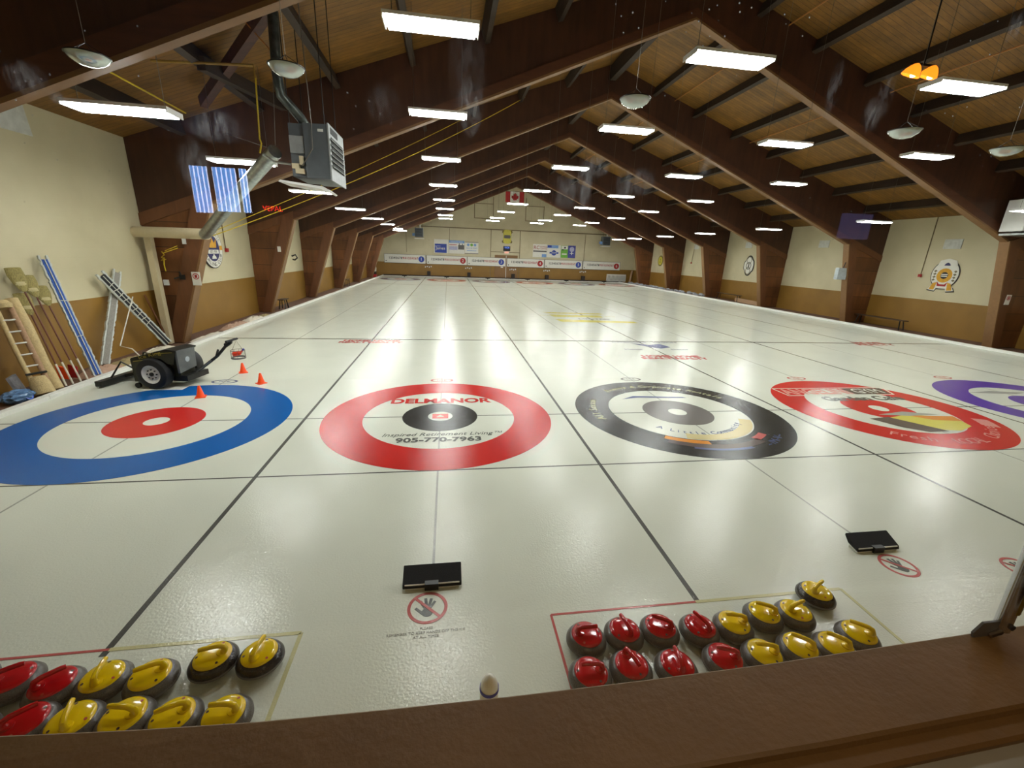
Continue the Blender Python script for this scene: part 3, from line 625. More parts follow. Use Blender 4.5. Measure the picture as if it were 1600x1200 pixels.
# near right white box at the right picture edge
t = thing('white_cabinet', 'white heater box at the right edge of the view, above the no-entry notice', 'heater', (18.3, 5.35, 3.9))
MB().bb((-.3, -.3, 0), (.9, .3, .95)).build('cabinet', 'white', t, bevel=.01); MB().bb((-.2, -.32, .55), (.3, -.3, .85)).build('vent_window', 'chrome', t); MB().bb((-.25, -.35, -.12), (.9, .3, -.06)).build('drip_tray', 'steel', t)
MB().tube([(0, 0, .95), (0, 0, roofz(18.3)-3.95)], .015, 6).tube([(.7, 0, .95), (.7, 0, roofz(19)-3.95)], .015, 6).build('hanger_rod', 'cable', t)

# ropes and pipes
def rope(pts, r_, mt, lab, name='rope', cat='rope', n=6):
    return tag(MB().tube(pts, r_, n).build(name, mt, smooth=True), lab, cat)
def sag(a, b, d, n=14):
    a, b = Vector(a), Vector(b); return [a.lerp(b, i/n)-Vector((0, 0, d*4*(i/n)*(1-i/n))) for i in range(n+1)]
rope(sag((-6.96, 5.66, 2.3), (3.08, 11.7, 8.31), .28), .012, 'rope', 'lower yellow rope from the left arch leg up towards the ridge')
rope(sag((-6.9, 5.66, 2.36), (0.9, 11.7, 7.5), .12), .010, 'rope', 'upper yellow rope from the left arch leg up to the third arch')
rope([(-7.0, 5.7, 2.34), (-6.94, 5.68, 2.26), (-7.03, 5.69, 2.2), (-6.92, 5.67, 2.15), (-7.04, 5.69, 2.12), (-6.96, 5.68, 2.2), (-6.99, 5.68, 2.02), (-6.98, 5.68, 1.86)], .013, 'rope', 'knotted yellow rope end tied to the left arch leg')
rope([(-5.0, 3.0, 5.62), (-3.32, 3.0, 5.7), (-3.31, 3.0, 5.5)], .022, 'ybar', 'yellow-brown gas pipe under the roof at upper left', 'gas_pipe', 'pipe')
rope([(-3.31, 3.0, 5.5), (-3.33, 2.9, 4.5), (-3.31, 2.9, 4.42), (-3.35, 2.88, 4.25)], .016, 'rope', 'yellow cord hanging down beside the heater', 'cord')
rope([(-5.43, 2.56, 5.27), (-5.45, 4.77, 5.26)], .016, 'rope', 'short yellow strap under the roof behind the leftmost light', 'strap', 'strap')
rope([(-3.05, 3.2, 5.9), (-3.12, 3.0, 4.2)], .006, 'wire', 'thin grey wire hanging left of the heater', 'wire', 'wire')
rope([(-5.1, 5.6, 5.1), (-3.1, 2.6, 4.3), (-2.9, 2.3, 4.1)], .007, 'wire', 'thin wire slanting down to the heater', 'wire', 'wire')

# things on the second arch's left leg
def plate(name, lab, cat, a, b, mt, **k): return tag(MB().bb(a, b).build(name, mt, **k), lab, cat)
plate('wall_switch', 'white switch plate high on the left arch leg', 'switch', (-6.5, 5.72, 2.54), (-6.42, 5.75, 2.68), 'white')
plate('wall_outlet', 'white outlet box low on the left arch leg', 'outlet', (-7.14, 5.77, 1.5), (-7.03, 5.82, 1.64), 'white')
t = thing('rope_cleat', 'black bracket on the left arch leg beside the notice', 'bracket', (-6.66, 5.76, 1.72)); MB().bb((-.05, -.05, -.06), (.07, .02, .06)).tube([(-.05, -.05, .0), (-.16, -.08, -.04)], .02, 6).tube([(.0, -.05, .05), (.0, -.1, .14)], .018, 6).build('bracket_body', 'cable', t)
def notice(loc, lab, rz=0):
    t = thing('no_entry_notice', lab, 'notice', loc, rz)
    MB().bb((-.1, -.012, -.17), (.1, 0, .17)).build('board', 'signwhite', t)
    MB().ring((0, 0), .06, .078, .012, .016, 32).build('red_circle', 'sred', t, xf=Matrix.Translation((0, 0, .06)) @ Euler((R(90), 0, 0)).to_matrix().to_4x4())
    MB().bb((-.03, -.016, .02), (.03, -.012, .1)).build('hand_symbol', 'sred', t)
notice((-6.33, 5.748, 1.69), 'small white notice with red circle on the left arch leg')
notice((19.55, 5.748, 1.72), 'small white notice with red circle on the right arch leg')

# ================================================================== WALL SIGNS
# left wall oval club crest (local x->+Y, z up, normal +X)
def wallframe(side, y, z):
    if side == 'L': return dict(loc=(XL+.006, y, z), rot=(R(90), 0, R(90)))
    if side == 'R': return dict(loc=(XR-.006, y, z), rot=(R(90), 0, R(-90)))
    return dict(loc=(y, YF-.038, z), rot=(R(90), 0, 0))
t = thing('club_crest', 'round navy and white curling club crest with a gold crown on the left wall', 'wall sign', **wallframe('L', 8.92, 2.42))
disc = lambda r_, z0, z1, n=64: MB().lathe([(.001, z0), (r_, z0), (r_, z1), (.001, z1)], n)
disc(.62, 0, .05).build('backing', 'signedge', t); disc(.595, .05, .056).build('outer_band', 'signwhite', t); disc(.4, .056, .062).build('field', 'navy', t)
arc_text1('CURLING CLUB', .5, R(200), R(340), .16, 'sblack', t, outward=False, z=.058)
arc_text1('RICHMOND HILL', .5, R(155), R(25), .14, 'sblack', t, outward=True, z=.058)
MB().bb((-.59, -.05, .055), (-.42, .09, .06)).bb((.42, -.05, .055), (.59, .09, .06)).build('gold_patch', 'sgold', t)
MB().prism([(-.2, .02), (.2, .02), (.24, .3), (.1, .16), (.0, .32), (-.1, .16), (-.24, .3)], 'z', .062, .07).build('crown', 'sgold', t)
MB().bb((-.32, -.16, .062), (.32, -.04, .068)).build('scroll', 'signwhite', t); text('lettering', 'EST. 1959', .1, 'sblack', t, (0, -.1, .069))
MB().prism([(-.14, -.32), (.14, -.32), (.1, -.24), (.04, -.22), (.03, -.18), (-.03, -.18), (-.04, -.22), (-.1, -.24)], 'z', .062, .068).build('stone_symbol', 'signwhite', t)
# right wall rosette
t = thing('gold_rosette_crest', 'white crest with a gold rosette, laurel leaves and ribbons on the right wall', 'wall sign', **wallframe('R', 8.87, 2.44))
def outline(s=1):
    p = []
    for i in range(41):
        a = R(-52+i*284/40); p.append((.5*s*math.cos(a), .02+.5*s*math.sin(a)*1.12))
    top = []
    for q in p:
        top.append(q)
    return top+[(-.42*s, -.48*s), (-.5*s, -.62*s), (-.22*s, -.66*s), (-.18*s, -.55*s), (.18*s, -.55*s), (.22*s, -.66*s), (.5*s, -.62*s), (.42*s, -.48*s)]
MB().prism(outline(1.06), 'z', 0, .03).build('backing', 'signedge', t); MB().prism(outline(1), 'z', .03, .036).build('field', 'signwhite', t)
MB().prism([(-.36, .42), (.36, .42), (.3, .58), (0, .66), (-.3, .58)], 'z', .02, .037).build('top_tab', 'signwhite', t)
MB().ring((0, 0), .13, .29, .036, .042, 40).build('rosette', 'sgold', t, xf=Matrix.Translation((0, -.02, 0))); disc(.14, .036, .044, 32).build('centre', 'sblack', t, xf=Matrix.Translation((0, -.02, 0)))
MB().bb((-.12, -.07, .044), (.12, -.03, .047)).bb((-.12, .0, .044), (.12, .04, .047)).build('stripe', 'signwhite', t)
for s in (-1, 1):
    for i in range(4): MB().prism([(s*(.37-.0), .2-i*.12), (s*.44, .15-i*.12), (s*.38, .1-i*.12), (s*.31, .15-i*.12)], 'z', .036, .041).build('leaf', 'leaf', t)
    MB().prism([(s*.2, -.3), (s*.34, -.34), (s*.44, -.6), (s*.25, -.62)], 'z', .037, .046).build('gold_ribbon', 'sgold', t)
MB().prism([(-.2, -.28), (-.1, -.38), (.1, -.38), (.2, -.28), (.16, -.46), (-.16, -.46)], 'z', .037, .045).build('red_ribbon', 'sred', t)
MB().prism([(-.12, .38), (.12, .38), (.08, .46), (0, .5), (-.08, .46)], 'z', .037, .043).build('small_crown', 'navy', t)
# third crest (black outline)
def crest_outline(name, lab, y, z, s):
    t = thing(name, lab, 'wall sign', **wallframe('R', y, z))
    def blob(k): return [(k*(.42*math.cos(a)*(1 if abs(math.sin(a)) > .5 else 1.25)), k*(.68*math.sin(a))) for a in [2*PI*i/36 for i in range(36)]]
    MB().prism(blob(s*1.0), 'z', 0, .03).build('backing', 'sblack', t); MB().prism(blob(s*.88), 'z', .03, .035).build('field', 'signwhite', t)
    MB().ring((0, 0), s*.2, s*.25, .035, .04, 32).build('ring', 'sblack', t); MB().ring((0, 0), s*.2, s*.24, .035, .04, 32).build('ring', 'sbrown', t, xf=Matrix.Translation((0, s*.36, 0)))
    MB().ring((0, 0), s*.2, s*.25, .035, .04, 32).build('ring', 'sbrown', t, xf=Matrix.Translation((0, -s*.34, 0)))
    MB().prism([(-.06*s, -.12*s), (.06*s, -.12*s), (.04*s, .15*s), (-.02*s, .15*s)], 'z', .035, .042).build('stone_symbol', 'sblack', t)
crest_outline('black_outline_crest', 'white crest with thick black outline on the right wall', 21.1, 2.44, 1.0)
t = thing('round_gold_crest', 'small round gold-rimmed crest on the far part of the right wall', 'wall sign', **wallframe('R', 34.0, 2.5))
disc(.5, 0, .03).build('backing', 'sbrown', t); disc(.4, .03, .036).build('field', 'syellow', t); text('lettering', '2', .5, 'sblack', t, (0, 0, .037))
# white ventilation covers high on right wall
for y, z, lab in ((8.95, 3.68, 'above the gold rosette crest'), (15.3, 3.78, 'in the bay beyond the grey box'), (21.5, 3.8, 'above the black-outlined crest'), (28.0, 3.75, 'in the fourth bay')):
    tag(MB().bb((XR-.03, y-.33, z-.19), (XR, y+.33, z+.19)).build('wall_cover', 'spale', bevel=.004), 'white rectangular cover on the right wall %s' % lab, 'wall cover')
tag(MB().prism([(2.7, 4.35), (3.35, 4.35), (3.3, 4.85), (2.85, 4.85)], 'x', XL, XL+.02).build('wall_cover', 'spale'), 'white rectangular cover high on the left wall', 'wall cover')
# conduits with red alarm boxes
def alarm(side, y0, y1, z1, lab, top):
    X = XR-.02 if side == 'R' else XL+.02; s = -1 if side == 'R' else 1
    t = thing('alarm_box', lab, 'alarm', (X, y1, z1))
    MB().tube([(0, y0-y1, top-z1), (0, 0, 0)], .017, 6).build('conduit', 'conduit', t); MB().box((s*.03, 0, -.05), (.07, .12, .12)).build('box', 'sred', t)
alarm('R', 9.84, 9.82, 2.42, 'red alarm box with conduit beside the gold rosette crest', 4.85)
alarm('L', 9.82, 9.86, 2.42, 'red alarm box with conduit right of the round club crest', 4.0)
alarm('R', 28.17, 28.4, 3.4-.9, 'small alarm box with conduit in the fourth bay on the right', 4.75)
t = thing('fuse_box', 'pale grey electrical box on the second right arch leg', 'electrical box', (18.98, 11.9, 2.3))
MB().bb((-.36, -.1, -.28), (.12, .1, .26)).build('box', 'boxgrey', t, bevel=.01); MB().tube([(-.1, -.05, .26), (-.05, -.05, .5), (.15, .0, .6)], .02, 6).tube([(.1, -.05, 0), (.24, -.05, .05)], .03, 6).build('cable', 'cable', t)
# gadgets on inner leg faces
for (x, y, z, lab) in ((-6.35, 11.9, 2.45, 'white switch on the third left arch leg'), (-6.1, 12.3, 2.05, None)):
    if lab: plate('wall_switch', lab, 'switch', (x-.06, 11.74, z-.1), (x+.06, 11.79, z+.1), 'signwhite')
t = thing('coat_hook', 'black curled bracket on the inner edge of the third left arch leg', 'bracket', (-6.0, 12.0, 2.2)); MB().tube([(0, 0, 0), (.14, 0, .06), (.2, 0, -.06), (.1, 0, -.14), (.02, 0, -.12)], .03, 8).build('hook', 'cable', t)

# ================================================================== END WALL
for k in range(6):
    x0 = -6.33+k*4.24 if k else -6.33; x0 = [-6.33, -2.05, 2.2, 6.42, 10.55, 14.87][k]; x1 = [-2.18, 2.12, 6.21, 10.45, 14.75, 19.15][k]
    t = thing('scoreboard', 'white curling scoreboard with a %s roundel, %s on the end wall' % (('blue', 'red')[k % 2], ['leftmost', 'second from left', 'third from left', 'fourth from left', 'fifth from left', 'rightmost'][k]), 'scoreboard', ((x0+x1)/2, YF-.1, 1.72), group='scoreboards on the end wall')
    w_ = (x1-x0)/2
    MB().bb((-w_, 0, -.42), (w_, .06, .42)).build('board', 'signwhite', t)
    MB().bb((-w_, -.01, -.45), (w_, .05, -.42)).bb((-w_, -.01, .42), (w_, .05, .45)).bb((-w_-.03, -.01, -.45), (-w_, .05, .45)).bb((w_, -.01, -.45), (w_+.03, .05, .45)).build('border', 'sgrey', t)
    c = 'sblue' if k % 2 == 0 else 'sred'
    MB().lathe([(.001, 0), (.3, 0), (.3, .02), (.001, .02)], 32, (w_-.42, -.02, 0), Euler((R(-90), 0, 0)).to_matrix()).build('roundel', c, t)
    text('sheet_number', str(k+1), .42, 'signwhite', t, (w_-.42, -.045, 0), (R(90), 0, 0))
    step = (2*w_-1.35)/16.0
    for q in range(17):
        text('number', str(q+1), .3, 'sblack' if q < 8 else 'sred', t, (-w_+.5+q*step, -.002, .05), (R(90), 0, 0), sx=.85 if q < 9 else .55, bold=.012)
    MB().lathe([(.001, 0), (.055, 0), (.055, .02), (.001, .02)], 12, (-w_+.16, -.02, -.25), Euler((R(-90), 0, 0)).to_matrix()).build('black_dot', 'sblack', t)
def banner(lab, x0, x1, z0, z1, bg, shapes):
    t = thing('advertising_banner', lab, 'banner', ((x0+x1)/2, YF-.07, (z0+z1)/2))
    w_, h_ = (x1-x0)/2, (z1-z0)/2
    MB().bb((-w_, 0, -h_), (w_, .03, h_)).build('panel', bg, t)
    for i, s_ in enumerate(shapes):
        if s_[0] == 'r': MB().bb((s_[1]*w_, -.006-.003*i, s_[2]*h_), (s_[3]*w_, 0, s_[4]*h_)).build('print', s_[5], t)
        if s_[0] == 'c': MB().lathe([(.001, 0), (s_[3], 0), (s_[3], .01), (.001, .01)], 20, (s_[1]*w_, -.012, s_[2]*h_), Euler((R(-90), 0, 0)).to_matrix()).build('print', s_[4], t)
        if s_[0] == 't': text('lettering', s_[4], s_[3], s_[5], t, (s_[1]*w_, -.04, s_[2]*h_), (R(90), 0, 0))
    return t
banner('white banner with a dark blue panel and white lettering, left of the end wall', -1.27, .2, 2.42, 3.78, 'signwhite', [('r', -.9, -.95, .75, .35, 'sblue'), ('t', -.1, -.3, .42, 'James', 'signwhite'), ('r', -.9, -.02, -.1, .03, 'signwhite')])
banner('banner with a pale blue heading and brown house picture on the end wall', .25, 1.85, 2.42, 3.72, 'signwhite', [('r', -1, .62, 1, 1, 'slblue'), ('r', -.95, -.45, .1, .1, 'slilac'), ('r', .2, -.35, .98, .35, 'sgrey'), ('r', -.95, .3, .0, .38, 'sred'), ('t', 0, .8, .2, 'Home Services', 'signwhite'), ('r', .3, .35, .4, .6, 'sgrey'), ('r', .7, .35, .8, .55, 'sgrey')])
banner('white banner with three small round logos on the end wall', 1.9, 3.32, 2.45, 3.64, 'signwhite', [('r', -1, .9, 1, 1, 'sgrey'), ('r', -1, -1, 1, -.9, 'sgrey'), ('c', -.5, .5, .14, 'slblue'), ('c', 0, .5, .14, 'sgreen'), ('c', .5, .5, .14, 'slblue'), ('t', 0, -.05, .18, 'HEALTH TEAM', 'slblue'), ('r', -.7, -.5, .7, -.42, 'slblue')])
banner('white banner with red lettering and a grey bar on the end wall', 9.18, 10.72, 2.38, 3.72, 'signwhite', [('t', -.5, .45, .5, 'RC', 'sred'), ('t', .5, .6, .2, 'SAVINGS', 'sred'), ('t', .5, .3, .2, 'CENTRE', 'sred'), ('r', -.95, -.2, .95, .02, 'sgrey'), ('r', .3, -.98, .95, -.5, 'slblue')])
banner('white banner with a blue sash and blue emblem on the end wall', 10.75, 12.26, 2.4, 3.68, 'signwhite', [('r', -1, .5, .6, .98, 'slblue'), ('r', -.95, .6, -.4, .95, 'sblue'), ('c', 0, -.25, .28, 'sblue'), ('r', -.65, -.38, .65, -.12, 'sblue'), ('t', 0, -.25, .22, 'TEAM', 'signwhite')])
banner('narrow green banner on the end wall', 12.28, 13.05, 2.42, 3.68, 'sgreen', [('r', -.9, .4, .9, .95, 'signwhite'), ('c', .1, .65, .1, 'sblack'), ('c', -.5, .3, .08, 'sblack'), ('r', -.7, -.5, .7, -.3, 'signwhite')])
banner('narrow violet banner beside the green one', 13.07, 13.9, 2.42, 3.7, 'spurple', [('c', 0, .4, .26, 'slilac'), ('r', -.1, -.5, .1, .2, 'signwhite'), ('r', -.5, -.3, .5, -.2, 'signwhite')])
t = thing('yellow_crest', 'yellow crest with dark trim above the end wall door', 'wall sign', **wallframe('B', 6.35, 4.3))
MB().prism([(-.5, .62), (-.2, .72), (.2, .72), (.5, .62), (.42, .3), (.42, -.3), (.5, -.5), (.2, -.68), (-.2, -.68), (-.5, -.5), (-.42, -.3), (-.42, .3)], 'z', 0, .03).build('field', 'syellow', t)
MB().prism([(-.3, -.15), (.3, -.15), (.36, 0), (.3, .18), (-.3, .18), (-.36, 0)], 'z', .03, .04).build('centre', 'sgrey', t)
for sx_ in (-1, 1):
    for sy_ in (-1, 1): MB().prism([(sx_*.4, sy_*.3), (sx_*.56, sy_*.45), (sx_*.5, sy_*.62), (sx_*.3, sy_*.6), (sx_*.42, sy_*.5)], 'z', .03, .038).build('corner_trim', 'sbrown', t)
t = thing('digital_clock', 'blue digital clock above the end wall door', 'clock', (6.35, YF-.06, 3.12)); MB().bb((-.37, 0, -.24), (.37, .06, .24)).build('case', 'sblack', t); MB().bb((-.33, -.01, 0), (.33, 0, .2)).build('display', 'navy', t); text('digits', '18:28', .24, 'clockm', t, (0, -.015, .1), (R(90), 0, 0))
t = thing('exit_sign', 'red exit sign under the clock', 'exit sign', (6.35, YF-.06, 2.72)); MB().bb((-.26, 0, -.11), (.26, .06, .11)).build('case', 'signwhite', t); text('lettering', 'EXIT', .2, 'exitm', t, (0, -.004, 0), (R(90), 0, 0), bold=.01)
t = MB().bb((5.08, YF-.05, 0), (7.55, YF, 2.45)).build('door_1', 'doorb'); struct(t)
MB().bb((6.29, YF-.06, 0), (6.34, YF-.045, 2.4)).build('door_gap', 'signwhite', t); MB().bb((5.75, YF-.07, 1.15), (6.0, YF-.05, 1.32)).build('door_sign', 'signwhite', t)
for s, n_ in ((5.2, 'a'), (7.4, 'b')): pass
# corner boxes, hacks and small gear along the end wall
names = ['between the first two scoreboards', 'between the second and third scoreboards', 'right of the door', 'between the fourth and fifth scoreboards', 'between the last two scoreboards']
for k, x in enumerate((-1.85, 2.35, 7.1, 10.85, 14.95)):
    tag(MB().bb((x-.17, YF-.4, .12), (x+.17, YF-.05, .55)).build('bin', 'hackbox', bevel=.01), 'dark waste bin at the end wall %s' % names[k], 'bin', 'bins along the end wall')
    t = thing('broom_holder', 'wall bracket with small white scrapers %s' % names[k], 'rack', (x-.05, YF-.1, .95), group='scraper racks')
    MB().bb((-.35, 0, .1), (.35, .08, .13)).build('rail', 'plate', t)
    for q in range(4): MB().box((-.3+q*.2, -.02, .02+.05*(q % 2)), (.1, .04, .12), (0, R(20*(-1)**q), 0)).build('scraper', 'signwhite', t)
def hack(x, y, lab, sgn=1, rz=0):
    t = thing('hack', lab, 'foothold', (x, y, 0), rz, group='rubber hacks')
    MB().bb((-.22, -.05, .0), (-.04, .05, .05)).bb((.04, -.05, .0), (.22, .05, .05)).build('base', 'foam', t, bevel=.006)
    MB().bb((-.06, -.07, .0), (.05, .0, .06)).build('centre_block', 'black', t)
    MB().prism([(-.045*sgn, .05), (.1*sgn, .12), (.1*sgn, .1), (.05*sgn, .045), (-.06*sgn, .02)], 'x', -.235, .235).build('rubber_pad', 'rubber', t, bevel=.006)
    return t
hack(0, -3.73, 'black rubber hack in front of the middle no-hands stamp', 1); hack(SW, -3.7, 'black rubber hack at right, above the yellow stones', 1)
hack(-SW, -3.7, 'rubber hack of the leftmost lane') if False else None
for k in range(6): hack(SW*(k-1), 38.5, 'dark rubber hack at the far end, %s lane' % ['leftmost', 'second', 'third', 'fourth', 'fifth', 'rightmost'][k], -1)
t = thing('radiator', 'white slatted radiator at the right of the end wall', 'radiator', (18.8, YF-.3, .1)); MB().bb((-1.1, 0, 0), (1.1, .2, .75)).build('body', 'signwhite', t); m_ = MB()
for q in range(14): m_.bb((-1.0+q*.15, -.02, .08), (-.95+q*.15, 0, .62))
m_.build('slats', 'plate', t)
tag(MB().beam((20.3, YF-.5, 0), (20.65, YF-.1, 1.3), .18, .03).build('plank', 'pinkwood'), 'pale plank leaning in the far right corner', 'plank')
# brooms and red crate in the far left corner
t = thing('red_crate_stack', 'dark red crates stacked by the far left corner', 'crate', (-6.95, 36.9, 0)); MB().bb((-.3, -.4, 0), (.25, .4, .25)).build('lower_crate', 'sred', t); MB().bb((-.25, -.35, .27), (.2, .35, .5)).build('upper_crate', 'hackbox', t)
t = thing('white_bag', 'pale sack on the crates in the far left corner', 'bag', (-6.95, 36.9, .5)); MB().lathe([(.01, 0), (.25, .02), (.28, .3), (.22, .6), (.08, .8), (.01, .82)], 16).build('sack', 'cloth', t, smooth=True)

# Canadian flag
t = thing('canada_flag', 'red and white maple leaf flag hanging under the roof ridge', 'flag', (6.2, 34.6, 7.55))
def wavy(x0, x1, z0, z1, n=10, d=.02):
    m_ = MB()
    for i in range(n):
        a = x0+(x1-x0)*i/n; b = x0+(x1-x0)*(i+1)/n; ya = .05*math.sin(a*7); yb = .05*math.sin(b*7)
        m_.add([(a, ya, z0), (b, yb, z0), (b, yb, z1), (a, ya, z1), (a, ya+d, z0), (b, yb+d, z0), (b, yb+d, z1), (a, ya+d, z1)], [(0, 1, 2, 3), (7, 6, 5, 4), (0, 4, 5, 1), (3, 2, 6, 7)])
    return m_
wavy(-.42, .42, -.45, .45).build('white_field', 'signwhite', t); wavy(-.85, -.42, -.45, .45).build('red_band', 'sred', t); wavy(.42, .85, -.45, .45).build('red_band', 'sred', t)
lf = [(0, .36), (.07, .22), (.15, .25), (.12, .06), (.2, .14), (.24, .08), (.34, .1), (.3, -.02), (.34, -.06), (.16, -.2), (.18, -.27), (.02, -.24), (.02, -.36)]
MB().prism(lf+[(-a, b) for a, b in reversed(lf)], 'y', -.09, -.06).build('maple_leaf', 'sred', t)
MB().tube([(-.9, 0, .46), (.9, 0, .46)], .02, 6).tube([(-.6, 0, .46), (-.6, 0, 1.6)], .008, 4).tube([(.6, 0, .46), (.6, 0, 1.6)], .008, 4).build('hanging_rod', 'wire', t)
t = thing('ceiling_spotlight', 'tiny white hanging lamp left of the flag', 'lamp', (3.4, 26.0, 8.0)); MB().lathe([(.02, .15), (.12, .1), (.05, -.08), (.01, -.1)], 12).build('shade', 'amberhot' if False else 'signwhite', t)

# ================================================================== BENCHES
def bench(loc, L, lab, mt='bench', legs=2, rz=0, h=.45, w_=.26):
    t = thing('bench', lab, 'bench', loc, rz)
    MB().bb((-w_/2, -L/2, h-.04), (w_/2, L/2, h)).build('seat', mt, t)
    for s in (-1, 1):
        for q in (-1, 1): MB().beam((q*w_*.35, s*(L/2-.2), h-.04), (q*w_*.5, s*(L/2-.12), 0), .035, .035).build('leg', 'black', t)
    return t
bench((20.2, 10.55, -.02), 2.4, 'long dark bench against the right wall under the gold rosette crest')
bench((20.3, 22.0, -.02), 2.6, 'dark bench against the right wall near the black-outlined crest')
bench((-6.86, 12.95, -.02), .6, 'small stool against the left wall', h=.43)
bench((-6.95, 25.4, -.02), .8, 'small dark stool farther along the left wall', h=.5)
tag(MB().beam((19.9, 18.2, .12), (20.3, 21.2, .12), .04, .26).build('plank', 'pinkwood'), 'pale pink plank lying on edge at the right side of the ice', 'plank')
tag(MB().beam((20.2, 18.1, 0), (20.7, 18.5, .85), .1, .04).build('plank', 'pinkwood'), 'short plank propped against the right wall', 'plank')
for k in range(34):                                     # spare lights/gear strip along far right
    pass
m_ = MB(); random.seed(9)
for k in range(46):
    m_.box((19.4+random.uniform(-.15, .15), 23.8+k*.31, .1+random.uniform(0, .08)), (.22, .2, .12), (random.uniform(-.4, .4), random.uniform(-.4, .4), random.uniform(0, 3)))
tag(m_.build('heaped_gear', 'carton'), 'low heap of grey-blue bagged gear along the far right side of the ice', 'gear', kind='stuff')

# ================================================================== LEANING GEAR (left wall)
def between(name, lab, cat, a, b, nrm=(1, -.55, 0)):
    """thing at a; local z runs from a to b and local y faces out into the rink"""
    a, b = Vector(a), Vector(b); d = (b-a); z = d.normalized(); y = Vector(nrm); y = (y-z*y.dot(z)).normalized(); x = y.cross(z)
    t = thing(name, lab, cat, a); t.rotation_euler = Matrix((x, y, z)).transposed().to_euler(); return t, d.length
# rolled padding
t, L = between('padding_roll', 'thick tan rolled pad leaning on the left wall', 'rolled pad', (-6.74, 1.6, 0.02), (-7.24, 1.85, 1.56))
MB().tube([(0, 0, 0), (.01, 0, L*.3), (-.008, 0, L*.7), (0, 0, L)], [.095, .09, .092, .085], 18).build('roll', 'burlap', t, smooth=True)
# padded ladder
t, L = between('padded_ladder', 'tan cloth-wrapped ladder with pale rungs at the far left', 'ladder', (-6.72, 1.34, .02), (-7.2, 1.6, 1.5))
MB().tube([(-.1, 0, .0), (-.1, .0, L*.5), (-.1, 0, L-.05)], .04, 10).build('side_rail', 'burlap2', t, smooth=True); MB().tube([(.08, 0, 0), (.085, 0, L*.5), (.07, 0, L-.05)], .035, 10).build('side_rail', 'burlap', t, smooth=True)
for q in range(6): MB().tube([(-.09, .02, .3+q*.2), (.08, .02, .3+q*.2)], .014, 6).build('rung', 'lace', t)
MB().lathe([(.01, -.02), (.14, 0), (.13, .18), (.1, .3), (.01, .32)], 16, (0, 0, 0)).build('padded_foot', 'burlap', t, smooth=True); MB().lathe([(.01, 0), (.1, .0), (.12, .06), (.08, .13), (.01, .15)], 16, (-.02, 0, L-.08)).build('padded_top', 'burlap', t, smooth=True)
MB().tube([(-.13, .05, .36), (.13, .05, .36)], .02, 6).build('strap', 'black', t)
# corn brooms
def broom(a, b, lab, hl=.42):
    t, L = between('corn_broom', lab, 'broom', a, b); t['group'] = 'corn brooms against the left wall'
    MB().tube([(0, 0, 0), (0, 0, L-hl)], .013, 8).build('handle', 'broomwood', t)
    MB().tube([(0, 0, .03), (0, 0, .45)], .0155, 8).build('taped_end', 'whitetape', t)
    MB().tube([(0, 0, -.01), (0, 0, .03)], .02, 8).build('end_cap', 'rubber', t)
    m_ = MB(); prof = [(0, .02), (.1, .05), (.35, .09), (.7, .115), (1, .105)]; sec = []
    k = 0
    for u_, w_ in prof:
        z = L-hl+u_*hl
        m_.v += [Vector((w_*math.cos(q), .32*w_*math.sin(q), z)) for q in [2*PI*i/14 for i in range(14)]]
    for i in range(len(prof)-1):
        for j in range(14): m_.f.append((i*14+j, i*14+(j+1) % 14, (i+1)*14+(j+1) % 14, (i+1)*14+j))
    m_.f.append(tuple(range(13, -1, -1))); m_.f.append(tuple(range(56, 70)))
    m_.build('bristles', 'straw', t, smooth=True)
    m2 = MB().lathe([(.06, L-hl*.75), (.074, L-hl*.7), (.08, L-hl*.6), (.07, L-hl*.58)], 14); m2.build('binding', 'strawband', t, xf=Matrix.Diagonal((1.05, .42, 1, 1)))
broom((-6.62, 1.8, .02), (-7.28, 2.08, 2.06), 'tallest corn broom, its head highest against the left wall')
broom((-6.6, 1.95, .02), (-7.3, 2.3, 1.92), 'corn broom with its head just right of the tallest one', .4)
broom((-6.6, 2.1, .02), (-7.3, 2.5, 1.72), 'corn broom with a narrow head nearest the blue mop', .38)
broom((-6.64, 1.68, .02), (-7.3, 2.12, 1.62), 'corn broom with the lowest head, behind the tan roll', .4)
# orange flags low between brooms
tag(MB().prism([(-6.93, .12), (-6.78, .1), (-6.8, .32), (-6.95, .36)], 'y', 1.93, 1.96).build('orange_tag', 'orange'), 'bright orange tag between the broom handles', 'tag')
tag(MB().prism([(-6.88, .1), (-6.74, .08), (-6.72, .3), (-6.86, .34)], 'y', 2.08, 2.1).build('red_tag', 'sred'), 'red tag between the broom handles', 'tag')
# mops
def mop(a, b, lab, w_, face, edge, lacing=0, stripe=None, roll=0):
    t, L = between('ice_mop', lab, 'mop', a, b)
    Rm = Euler((0, 0, roll)).to_matrix().to_4x4()
    MB().bb((-w_*.34, -.02, .02), (w_*.34, .03, L-.02)).build('pad', face, t, xf=Rm)
    for s in (-1, 1):
        m_ = MB(); z = 0
        while z < L:
            h = .06; m_.box((s*w_*.42+random.uniform(-.008, .008), .0, z+h/2), (w_*.22, .05, h*1.1), (0, random.uniform(-.2, .2), 0)); z += h
        m_.build('fringe', edge, t, xf=Rm)
    if stripe: MB().bb((-.006, .03, .02), (.006, .045, L-.02)).build('seam', stripe, t, xf=Rm)
    for q in range(lacing):
        z = L*(.35+.6*q/lacing); MB().box((0, .04, z), (w_*.8, .012, .012), (0, R(8*(-1)**q), 0)).build('lace', 'lace', t, xf=Rm)
    return t
mop((-6.66, 2.42, .03), (-7.3, 2.74, 2.2), 'long blue ice mop with white fringe leaning on the left wall', .125, 'bluefab', 'fringe', 2, 'lace')
